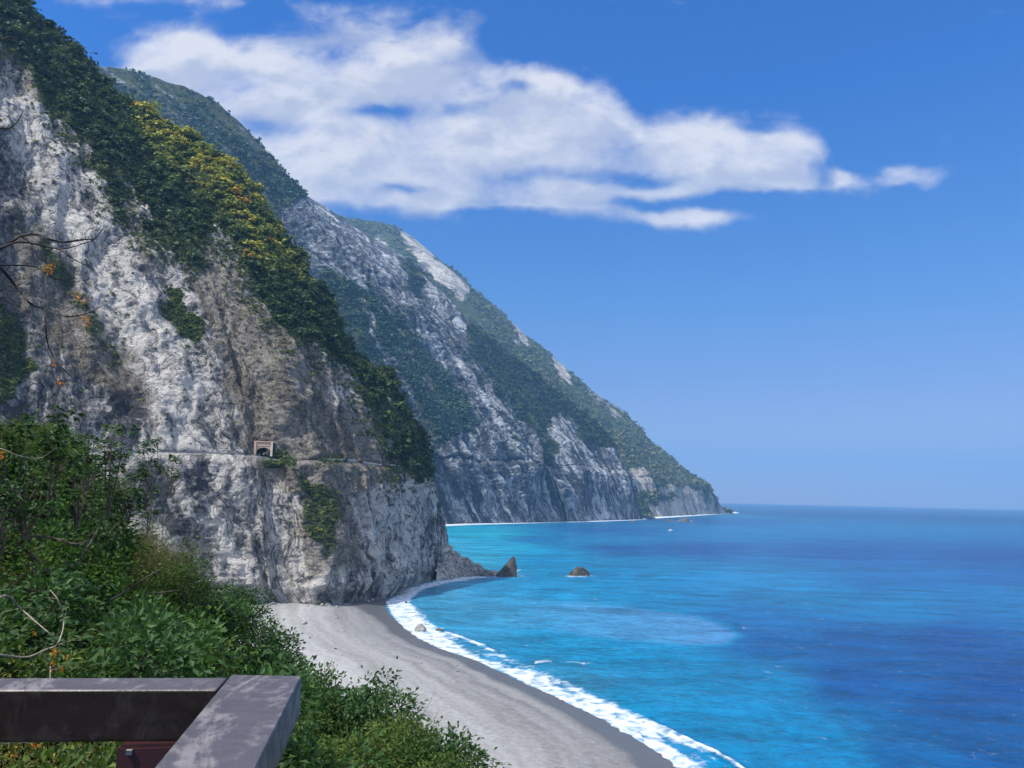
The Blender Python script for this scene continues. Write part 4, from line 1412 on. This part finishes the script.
outline = np.array([(-200, 400), (0, 412), (30, 416), (60, 422), (95, 436), (104, 462), (118, 492), (135, 505), (160, 522), (190, 540), (215, 556), (238, 580), (260, 610), (272, 642), (292, 662), (322, 676), (334, 690), (362, 682), (384, 690), (402, 714), (425, 736), (452, 742), (470, 760), (486, 780), (520, 830)], float)


def top_ok(x, y, ztop, rad_):
    q_, w_ = project(np.array([[x, y, ztop]]))
    D = math.hypot(x, y)
    rp = rad_ * FPX / D * 0.55
    lim = max(np.interp(q_[0], outline[:, 0], outline[:, 1]), np.interp(q_[0] + rp, outline[:, 0], outline[:, 1]) - 0.35 * rp)
    return w_[0] > lim - 1, q_[0], w_[0]


placed = []
tries = 0
while len(placed) < 175 and tries < 9000:
    tries += 1
    a = R(rngp.uniform(-39, 0)); D = rngp.uniform(8.5, 44)
    x, y = D * math.sin(a), D * math.cos(a)
    if any((x - u[0]) ** 2 + (y - u[1]) ** 2 < (0.72 + 0.012 * D) ** 2 for u in placed):
        continue
    g = fbm(np.array([[x / 7, y / 7, 2.0]]), 2)[0] + rngp.normal() * 0.22
    pxa, pya = project(np.array([[x, y, float(hill_z(np.array([x]), np.array([y]))[0]) + 1]]))
    kind = 'olive' if g < -0.10 else 'fine' if g < 0.04 else 'dark' if g < 0.22 else 'broad' if g < 0.42 else 'bright'
    if pxa[0] > 190 and pya[0] < 640 and rngp.random() < 0.5:
        kind = 'bright' if rngp.random() < 0.5 else 'dark'
    if pxa[0] > 280 and kind == 'olive':
        kind = 'fine'
    if kind in ('broad', 'dark', 'bright') and D < 15:
        kind = 'fine' if rngp.random() < 0.6 else 'olive'
    if D > 17 and pxa[0] < 120 and pya[0] < 560 and rngp.random() < 0.55:
        kind = 'broad'
    hh = {'fine': 2.1, 'olive': 1.8, 'dark': 2.3, 'bright': 1.7, 'broad': 2.7, 'tall': 4}[kind]
    rr_ = 1.25
    done = False
    for sc_ in (1.35, 1.1, 0.85, 0.6, 0.42):
        sc_ *= rngp.uniform(0.92, 1.08)
        okk, _, _ = top_ok(x, y, float(hill_z(np.array([x]), np.array([y]))[0]) + hh * sc_, rr_ * sc_)
        if okk:
            place(kind, x, y, sc_)
            placed.append((x, y))
            done = True
            break


# sprigs and small trees that stand out against the cliff: top seen at (x, y)
def stand(kind, x, y, D, scale, label=None):
    p = at_d(x, y, D)
    hh = {'tall': 3.75, 'broad': 2.5, 'fine': 2.0, 'dark': 2.2}[kind] * scale
    return place(kind, p[0], p[1], scale, label=label, z=p[2] - hh)


for (x, y, D, s_, lab) in [
    (62, 386, 24, 0.85, 'small tree with tiers of drooping dark leaves, right below the orange pod clusters'),
    (118, 416, 27, 0.72, 'thin small tree with drooping leaves against the cliff left of the road parapet'),
    (152, 430, 28, 0.62, 'low small tree in front of the left end of the cliff road'),
    (18, 408, 23, 0.9, 'leafy small tree at the left edge of the view above the slope'),
    (92, 420, 27, 0.6, 'slender small tree between the topmost tiered tree and the tree by the cliff road'),
    (152, 476, 30, 0.5, 'isolated small tree with dark leaves in front of the dark lower cliff'),
    (175, 442, 29, 0.45, 'tiny leafy tree top at the right end of the row before the cliff road'),
]:
    stand('tall', x, y, D, s_, lab)
for (x, y, D, s_) in [(285, 662, 30, 1.0), (312, 672, 28, 1.0), (345, 680, 25, 1.0), (372, 683, 24, 1.05), (398, 706, 21, 0.95), (418, 728, 19, 0.9), (440, 738, 18.5, 0.9), (460, 758, 17.5, 0.7), (380, 715, 21, 1.0), (410, 745, 18, 1.0), (330, 705, 24, 1.0), (350, 730, 20, 1.0), (440, 760, 16.5, 0.9), (262, 625, 34, 1.0), (240, 590, 36, 1.0), (275, 645, 32, 0.9)]:
    stand('dark' if (x + y) % 3 else 'fine', x, y, D, s_)
for (x, y, D, s_) in [(35, 430, 24, 1.0), (85, 440, 26, 0.9), (135, 452, 28, 0.8), (10, 440, 22, 1.0)]:
    stand('broad', x, y, D, s_)

# undergrowth
rngu = np.random.default_rng(31)
nU = 60000
a = np.radians(rngu.uniform(-42, 6, nU)); D = 6 + 42 * rngu.uniform(0, 1, nU) ** 0.7
ux, uy = D * np.sin(a), D * np.cos(a)
ub = np.stack([ux, uy, hill_z(ux, uy) + rngu.uniform(0.0, 0.55, nU)], -1)
qx_, qy_ = project(ub)
k_ok = qy_ > np.interp(qx_, outline[:, 0], outline[:, 1]) + 2
ub = ub[k_ok]; nU = len(ub)
dd = rngu.normal(size=(nU, 3)); dd[:, 2] = np.abs(dd[:, 2]) * 0.5
nn = rngu.normal(size=(nU, 3)) * 0.5 + (0, 0, 1)
Q = leaves(ub, dd, nn, rngu.uniform(0.08, 0.2, nU), rngu.uniform(0.035, 0.09, nU), 0.2, rngu)
V_ = Q.reshape(-1, 3)
tt = np.clip(0.12 + 0.5 * fbm(ub / 3, 2) + rngu.normal(size=nU) * 0.12, 0, 1)  # low tint: shade between the shrubs put into the leaf colour
obj('undergrowth', mesh_np('undergrowth', V_, np.arange(len(V_)).reshape(-1, 4), MAT['leaf_mid'], False, {'tint': np.repeat(tt, 4)}),
    kind='stuff', label='low green undergrowth covering the slope between the shrubs')


# ---- bare trees with orange pods -------------------------------------------
def branch_pts(pl, D0, rng, wob=0.25):
    return cat_rom(np.array([at_d(x, y, D0 + rng.normal() * wob) for (x, y) in pl]), 5 * len(pl))


def pods(clusters, D0, rng, n, size):
    Qs = []
    for (x, y, rx, ry) in clusters:
        k = int(n * max(rx, 3) * max(ry, 3) / 90)
        c_ = np.array([at_d(x + rng.normal() * rx * 0.5, y + rng.normal() * ry * 0.5, D0 + rng.normal() * 0.12) for _ in range(k)])
        d_ = rng.normal(size=(k, 3)); n__ = rng.normal(size=(k, 3))
        Qs.append(leaves(c_, d_, n__, size * rng.uniform(0.7, 1.3, k), size * 0.8 * rng.uniform(0.7, 1.2, k), 0.2, rng))
    Q = np.concatenate(Qs); V_ = Q.reshape(-1, 3)
    return V_, np.arange(len(V_)).reshape(-1, 4), np.repeat(rng.uniform(0, 1, len(Q)), 4)


def pod_tree(name, label, D0, trunk, limbs, clusters, base_xy, bark, rw, npod, psize, seed):
    rng = np.random.default_rng(seed)
    bx, by = base_xy
    t_ = empty(name, (bx, by, float(hill_z(np.array([bx]), np.array([by]))[0]) - 0.1), label=label, category='tree')
    off = np.array(t_.location)
    m_ = MB()
    if trunk:
        pth = np.concatenate([[off - (0, 0, 0.3)], [at_d(x, y, D0) for (x, y) in trunk]])
        pth = cat_rom(pth, 24)
        m_.tube(pth - off, np.linspace(0.09, 0.03, 24), 8)
    obj('trunk', m_.mesh('trunk', bark, True), t_)
    for (pl, r0, r1) in limbs:
        m_ = MB()
        pp_ = branch_pts(pl, D0, rng)
        m_.tube(pp_ - off, np.linspace(r0, r1, len(pp_)) * rw, 6)
        for q_ in range(len(pl)):                                   # side twigs
            i_ = int(rng.integers(len(pp_) // 3, len(pp_)))
            dr_ = rng.normal(size=3) * 0.5 + (pp_[min(i_ + 1, len(pp_) - 1)] - pp_[i_ - 1]) * 2
            dr_ /= np.linalg.norm(dr_)
            e_ = pp_[i_] + dr_ * rng.uniform(0.1, 0.32)
            m_.tube(np.array([pp_[i_], (pp_[i_] + e_) / 2 + rng.normal(size=3) * 0.02, e_]) - off, np.array([0.45, 0.35, 0.2]) * r1 * rw, 4)
        obj('branch', m_.mesh('branch', bark, True), t_)
    for c_ in clusters:
        V_, F_, T_ = pods([c_], D0, rng, npod, psize)
        obj('leaves', mesh_np('orange_leaves', V_ - off, F_, MAT['pod'], False, {'tint': T_}), t_)  # orange seed pod cluster, shaped from leaf quads
    return t_


D0 = 8.0
bxy = at_d(-95, 600, D0)[:2]
pod_tree('pod_tree', 'bare dark branched tree with orange pod clusters reaching in from the left edge', D0,
         [(-100, 520), (-80, 380), (-62, 275), (-70, 150), (-60, 20)],
         [([(-62, 275), (-30, 262), (0, 249), (10, 243), (20, 236), (35, 234), (52, 240), (66, 242), (80, 240), (95, 238), (103, 229)], 2.0, 0.5),
          ([(-62, 275), (-20, 256), (0, 248), (20, 242), (40, 245), (60, 249), (76, 246), (98, 238)], 2.0, 0.45),
          ([(58, 249), (66, 254), (77, 261), (95, 270)], 0.8, 0.4),
          ([(-66, 262), (-30, 266), (0, 265), (35, 267), (50, 276), (70, 282), (90, 279)], 1.4, 0.35),
          ([(-62, 275), (-20, 258), (0, 268), (15, 285), (30, 303), (45, 309), (68, 317), (85, 314), (102, 306)], 1.9, 0.4),
          ([(45, 309), (46, 330), (48, 345), (55, 360), (62, 368), (70, 375)], 1.0, 0.45),
          ([(-40, 290), (-10, 292), (3, 290), (12, 284)], 0.9, 0.6),
          ([(-40, 285), (0, 298), (12, 304), (21, 307)], 0.8, 0.4),
          ([(-65, 150), (-20, 128), (0, 128), (12, 127), (20, 118), (23, 111)], 1.3, 0.5),
          ([(-64, 90), (-20, 52), (0, 40), (10, 37), (17, 37)], 1.1, 0.5),
          ([(20, 236), (32, 244), (36, 254), (42, 260)], 0.6, 0.35)],
         [(50, 268, 9, 7), (78, 293, 4, 7), (83, 301, 4, 4), (80, 318, 8, 4), (87, 323, 4, 5), (54, 364, 6, 2.5), (60, 382, 3.5, 5), (62, 387, 3, 3)], bxy, MAT['twig_dark'], 0.0085, 38, 0.028, 3)
bxy2 = at_d(-40, 760, 10)[:2]
pod_tree('pod_shrub', 'pale limbed half bare shrub with orange pod clusters low behind the railing at the left', 10.0,
         [(-45, 700), (-30, 650)],
         [([(-30, 650), (0, 655), (28, 657), (45, 650), (58, 643), (64, 620), (58, 600), (50, 590)], 1.6, 0.5),
          ([(-30, 640), (0, 597), (22, 610), (36, 622), (50, 634), (62, 650)], 1.2, 0.5),
          ([(42, 655), (50, 665), (50, 680)], 1.0, 0.6),
          ([(-40, 690), (0, 742), (18, 742), (32, 744)], 0.8, 0.4),
          ([(-30, 460), (-5, 448), (20, 456), (40, 458), (56, 448)], 0.8, 0.4)],
         [(54, 652, 5, 5), (52, 664, 4, 5), (63, 668, 4, 4), (66, 655, 3, 3), (36, 632, 3, 2), (8, 738, 7, 6), (12, 752, 8, 6), (34, 747, 4, 4), (2, 458, 4, 6)], bxy2, MAT['twig_pale'], 0.009, 34, 0.04, 4)
# dark dead limbs showing in the thicket
bxy3 = at_d(42, 640, 23)[:2]
pod_tree('dead_shrub', 'dead brown limbs crossing the thicket on the left of the slope', 23.0,
         [(30, 600), (38, 560)],
         [([(38, 560), (20, 543), (32, 536), (52, 538), (75, 544), (90, 540)], 2.2, 0.8),
          ([(62, 580), (78, 562), (92, 540), (98, 528)], 1.5, 0.5),
          ([(38, 560), (48, 572), (60, 586)], 1.2, 0.5),
          ([(110, 600), (128, 590), (150, 575), (160, 570)], 1.4, 0.5),
          ([(140, 594), (165, 592), (180, 590)], 0.9, 0.4),
          ([(58, 625), (75, 618), (85, 612)], 1.2, 0.5)],
         [], bxy3, MAT['twig'], 0.022, 0, 0.02, 8)
bxy4 = at_d(415, 790, 20)[:2]
pod_tree('twiggy_shrub', 'leafless brown twiggy shrub standing against the pale beach at the slope edge', 20.0,
         [(413, 760), (412, 740)],
         [([(412, 742), (416, 728), (422, 716), (430, 702), (434, 692)], 0.9, 0.25),
          ([(412, 742), (408, 728), (404, 715), (405, 700)], 0.8, 0.25),
          ([(412, 742), (420, 732), (432, 722), (440, 708)], 0.8, 0.2),
          ([(412, 742), (402, 730), (394, 714), (384, 700)], 0.7, 0.2),
          ([(412, 742), (425, 738), (438, 730), (452, 724)], 0.7, 0.2),
          ([(412, 742), (414, 720), (418, 700)], 0.7, 0.2)],
         [], bxy4, MAT['twig'], 0.014, 0, 0.02, 9)

# ------------------------------------------------------------------ railing
mr = NT('painted_rail')
ob = mr.n('ShaderNodeTexCoord').outputs['Object']
w1 = mr.noise(mr.mapping(ob, (7, 3, 7), (0, 0, R(20))), 1.0, 8, 0.7, 2.5)
w2 = mr.noise(ob, 30, 6, 0.7)
wf = mr.mapr(mr.math('MULTIPLY_ADD', w2, 0.35, w1), 0.64, 0.80)
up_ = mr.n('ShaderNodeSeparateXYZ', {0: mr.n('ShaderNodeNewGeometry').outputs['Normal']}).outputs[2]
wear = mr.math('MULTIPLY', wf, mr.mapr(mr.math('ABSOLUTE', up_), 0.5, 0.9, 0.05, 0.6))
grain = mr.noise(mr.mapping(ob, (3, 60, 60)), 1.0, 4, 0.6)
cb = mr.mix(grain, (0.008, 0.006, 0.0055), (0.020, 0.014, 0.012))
top_sheen = mr.mapr(up_, 0.6, 0.95)
cb = mr.mix(top_sheen, cb, mr.mix(grain, (0.040, 0.038, 0.050), (0.068, 0.063, 0.076)))  # sky sheen on upward faces put into the paint colour
c = mr.mix(wear, cb, (0.22, 0.20, 0.20))
bn = mr.n('ShaderNodeBump', {'Height': mr.math('ADD', w1, mr.math('MULTIPLY', w2, 0.3)), 'Strength': 0.25, 'Distance': 0.01})
pr = mr.n('ShaderNodeBsdfPrincipled', {'Base Color': c, 'Roughness': mr.mapr(w2, 0.3, 0.7, 0.30, 0.5), 'Specular IOR Level': mr.mapr(up_, 0.5, 0.9, 0.22, 0.6), 'Normal': bn.outputs[0]})
MAT['rail'] = mr.out(pr.outputs[0])
MAT['post'] = simple_mat('maroon_paint', (0.020, 0.005, 0.006), (0.034, 0.009, 0.010), 6, 0.5, 0.4)

RZ = 1.45


def at_c(px_, py_, zc):
    return EYE + ray(px_, py_) * zc


Aq, Bq = at_c(231, 674, RZ), at_c(302, 675.5, RZ)
vdir = ray(408, 462); vdir = vdir / np.linalg.norm(vdir)
nrm = np.cross(Bq - Aq, vdir); nrm /= np.linalg.norm(nrm)
if nrm[2] < 0:
    nrm = -nrm


def on_top(px_, py_):
    r_ = ray(px_, py_)
    return EYE + r_ * (((Aq - EYE) @ nrm) / (r_ @ nrm))


def board(name, tops, th, parent, mat, bev=0.005):
    """tops: four points (counter-clockwise) of the upper face; extruded th downwards"""
    bm = bmesh.new()
    up = [bm.verts.new(tuple(p_)) for p_ in tops]
    dn_ = [bm.verts.new(tuple(np.asarray(p_) - nrm * th)) for p_ in tops]
    bm.faces.new(up); bm.faces.new(dn_[::-1])
    for k in range(4):
        bm.faces.new((up[k], dn_[k], dn_[(k + 1) % 4], up[(k + 1) % 4]))
    bmesh.ops.recalc_face_normals(bm, faces=bm.faces)
    bmesh.ops.bevel(bm, geom=list(bm.edges), offset=bev, segments=3, affect='EDGES', profile=0.6)
    me = bpy.data.meshes.new(name)
    bm.to_mesh(me); bm.free()
    me.materials.append(mat)
    return obj(name, me, parent)


RAIL = empty('railing', (-0.55, 1.35, 57.2), label='dark weathered wooden railing corner with a maroon post in the lower left', category='railing')
roff = np.array(RAIL.location)
back_ = 2.6
board('top_rail', [Aq - roff, Aq - vdir * back_ - roff, Bq - vdir * back_ - roff, Bq - roff], 0.072, RAIL, MAT['rail'], 0.006)
# left rail butts against the right one
l0, l1 = on_top(-520, 677), on_top(229, 675.7)
n0, n1 = on_top(-560, 689), on_top(218, 688)
gap_ = (l0 - l1) / np.linalg.norm(l0 - l1) * 0.002
board('top_rail', [l0 - nrm * 0.003 - roff, n0 - nrm * 0.003 - roff, n1 + gap_ - nrm * 0.003 - roff, l1 + gap_ - nrm * 0.003 - roff], 0.088, RAIL, MAT['rail'], 0.005)
# post under the corner
pt = (on_top(136, 684) + on_top(206, 684)) / 2 - nrm * 0.091
m_ = MB()
wpost = 0.115
a_ = math.atan2((l1 - l0)[1], (l1 - l0)[0])
ca, sa = math.cos(a_ + 0.09), math.sin(a_ + 0.09)
Rm = np.array([[ca, -sa, 0], [sa, ca, 0], [0, 0, 1]])
hpost = pt[2] - 56.9
m_.box(pt - (0, 0, hpost / 2) - roff, (wpost * 1.25, 0.085, hpost), Rm)
po = obj('post', m_.mesh('post', MAT['post']), RAIL)
bm = bmesh.new(); bm.from_mesh(po.data); bmesh.ops.bevel(bm, geom=list(bm.edges), offset=0.006, segments=2, affect='EDGES'); bm.to_mesh(po.data); bm.free()
for sx in (-0.05, 0.03):
    m_ = MB(); m_.box(pt + Rm @ np.array([sx, -0.046, -0.010]) - roff, (0.009, 0.006, 0.008), Rm)
    obj('bracket', m_.mesh('bracket', MAT['boulder']), RAIL)

# ------------------------------------------------------------------ air
mh = NT('haze_air')
vol = mh.n('ShaderNodeVolumePrincipled', {'Color': (0.19, 0.47, 0.88, 1), 'Density': 0.000085, 'Anisotropy': 0.0})
MAT['haze'] = mh.out(None, vol.outputs[0])
m_ = MB(); m_.box((0, 0, 800), (57000, 57000, 1760))
obj('haze', m_.mesh('haze', MAT['haze']), kind='stuff', label='thin blue sea haze in the air')

# ------------------------------------------------------------------ sky and sun
SUN_EL, SUN_AZ = R(54), R(-124)          # azimuth from +Y towards +X
sdir = Vector((math.sin(SUN_AZ) * math.cos(SUN_EL), math.cos(SUN_AZ) * math.cos(SUN_EL), math.sin(SUN_EL)))
sl = bpy.data.lights.new('sun', 'SUN')
sl.energy = 4.0
sl.angle = R(0.5)
sl.color = (1.0, 0.95, 0.86)
so = bpy.data.objects.new('sun', sl)
so.rotation_euler = sdir.to_track_quat('Z', 'Y').to_euler()
so.location = (-300, 0, 900)
COL.objects.link(so)

FILL_DECK = (12.6, 12.9, 14.0)
wn = NT('World', world=True)
SC.world = wn.id
sky = wn.n('ShaderNodeTexSky', sky_type='NISHITA')
sky.sun_disc = False
sky.sun_elevation = SUN_EL
sky.sun_rotation = SUN_AZ
sky.altitude = 60
sky.air_density = 1.0
sky.dust_density = 0.4
sky.ozone_density = 2.0
dirv = wn.n('ShaderNodeTexCoord').outputs['Generated']
sp = wn.n('ShaderNodeSeparateXYZ', {0: dirv})
yy = wn.math('MAXIMUM', sp.outputs[1], 0.02)
gx_ = wn.math('DIVIDE', sp.outputs[0], yy)
gz_ = wn.math('DIVIDE', sp.outputs[2], yy)
pv = wn.n('ShaderNodeCombineXYZ', {0: gx_, 1: gz_, 2: 0.0}).outputs[0]


def g2(x, y):
    r_ = ray(x, y)
    return r_[0] / r_[1], r_[2] / r_[1]


warpn = wn.n('ShaderNodeTexNoise', {'Vector': pv, 'Scale': 7.0, 'Detail': 4.0, 'Roughness': 0.55})
wv = wn.n('ShaderNodeVectorMath', {0: warpn.outputs['Color'], 1: (-0.5, -0.5, -0.5)}, operation='ADD').outputs[0]
wv = wn.n('ShaderNodeVectorMath', {0: wv, 1: (0.085, 0.055, 0.0)}, operation='MULTIPLY').outputs[0]
pw = wn.n('ShaderNodeVectorMath', {0: pv, 1: wv}, operation='ADD').outputs[0]
blobs = [(150, 62, 60, 40, 0.95), (215, 75, 80, 45, 1.0), (300, 105, 110, 60, 1.0), (400, 130, 130, 62, 1.0), (330, 168, 110, 38, 1.0), (520, 135, 120, 52, 1.0),
         (430, 186, 80, 26, 0.95), (620, 150, 120, 44, 1.0), (715, 160, 90, 36, 1.0), (775, 165, 46, 34, 1.0), (796, 158, 34, 30, 0.9), (575, 192, 110, 20, 0.95), (690, 216, 70, 11, 0.95),
         (420, 48, 90, 30, 0.75), (470, 75, 60, 35, 0.7), (360, 14, 80, 16, 0.45), (845, 177, 34, 11, 0.85), (918, 176, 34, 13, 0.9), (190, 2, 130, 9, 0.62), (676, 2, 26, 7, 0.45), (560, 95, 60, 18, 0.55)]
holes = [(640, 178, 60, 7, 0.45), (760, 200, 60, 10, 0.5), (250, 125, 50, 8, 0.35), (560, 172, 70, 7, 0.35), (822, 172, 12, 18, 0.5), (470, 110, 40, 9, 0.35), (385, 108, 26, 8, 0.5), (408, 188, 22, 5, 0.6), (520, 92, 20, 9, 0.6), (655, 200, 60, 7, 0.8), (470, 212, 14, 10, 0.4), (500, 55, 60, 16, 0.4)]


def blob_sum(lst, vec):
    tot = None
    for (x, y, rx_, ry_, w_) in lst:
        cx_, cz_ = g2(x, y)
        ex = abs(g2(x + rx_, y)[0] - cx_); ez = abs(g2(x, y - ry_)[1] - cz_)
        mp = wn.n('ShaderNodeMapping', {'Vector': vec, 'Location': (-cx_ / ex, -cz_ / ez, 0), 'Scale': (1 / ex, 1 / ez, 1)}).outputs[0]
        q_ = wn.n('ShaderNodeVectorMath', {0: mp, 1: mp}, operation='DOT_PRODUCT').outputs['Value']
        e_ = wn.math('EXPONENT', wn.math('MULTIPLY', q_, -1.1))
        tot = wn.math('MULTIPLY', e_, w_) if tot is None else wn.math('MULTIPLY_ADD', e_, w_, tot)
    return tot


fieldv = wn.math('SUBTRACT', wn.math('MINIMUM', blob_sum(blobs, pw), 1.05), blob_sum(holes, pw))
npos = wn.mapping(pv, (1.0, 1.45, 1))
nA = wn.noise(npos, 9.5, 10, 0.58, 0.2)
nB = wn.noise(wn.mapping(pv, (1.0, 1.45, 1), loc=(0.016, -0.026, 0)), 9.5, 10, 0.58, 0.2)
nC = wn.noise(npos, 5.5, 6, 0.55)
dens = wn.math('MULTIPLY_ADD', nA, 2.0, fieldv)
cov = wn.mapr(dens, 1.28, 2.2)
cov = wn.math('MULTIPLY', cov, wn.math('GREATER_THAN', sp.outputs[1], 0.05))
lit = wn.math('MULTIPLY_ADD', wn.math('SUBTRACT', nB, nA), 1.6, wn.math('MULTIPLY_ADD', nC, 0.9, 0.05))
pu = wn.n('ShaderNodeVectorMath', {0: pw, 1: (-0.012, 0.034, 0.0)}, operation='ADD').outputs[0]
topl = wn.math('SUBTRACT', fieldv, wn.math('MINIMUM', blob_sum(blobs, pu), 1.05))
lit = wn.math('MULTIPLY_ADD', topl, 0.75, lit)
lit = wn.mapr(lit, 0.26, 0.72)
ccol = wn.mix(lit, (3.3, 3.5, 4.3), (5.2, 5.1, 5.25))
tint = wn.ramp(sp.outputs[2], [(0.0, (1.25, 0.80, 0.75)), (0.06, (0.84, 0.56, 0.62)), (0.14, (0.50, 0.46, 0.66)), (0.25, (0.30, 0.52, 0.82)), (0.48, (0.12, 0.48, 1.05)), (0.75, (0.13, 0.5, 1.05))])
skyc = wn.mix(1.0, sky.outputs[0], tint, 'MULTIPLY')
# added cloud fill, out of view, to lift the shade: overhead, behind, sides
dk = wn.math('MAXIMUM', wn.mapr(gz_, 0.74, 1.0), wn.mapr(wn.math('ABSOLUTE', gx_), 0.8, 1.15))
dn_ = wn.mapr(wn.noise(dirv, 3.2, 6, 0.55, 0.3), 0.42, 0.56)
fill_deck = wn.math('MULTIPLY', dk, dn_)
skyc = wn.mix(wn.math('MULTIPLY', fill_deck, 0.9), skyc, FILL_DECK)
fin = wn.mix(wn.math('MULTIPLY', cov, 0.96), skyc, ccol)
bg = wn.n('ShaderNodeBackground', {'Color': fin, 'Strength': 0.1})
wo = wn.n('ShaderNodeOutputWorld')
wn.t.links.new(bg.outputs[0], wo.inputs[0])

# ------------------------------------------------------------------ render
SC.render.engine = 'CYCLES'
SC.cycles.use_denoising = True
SC.cycles.max_bounces = 5
SC.cycles.diffuse_bounces = 3
SC.cycles.glossy_bounces = 2
SC.cycles.transmission_bounces = 3
SC.cycles.volume_bounces = 0
SC.cycles.sample_clamp_indirect = 4
SC.render.resolution_x, SC.render.resolution_y = 1024, 768
SC.view_settings.view_transform = 'Standard'
SC.view_settings.look = 'None'
SC.view_settings.exposure = 0.8
SC.view_settings.gamma = 1.0
SC.view_settings.use_curve_mapping = False
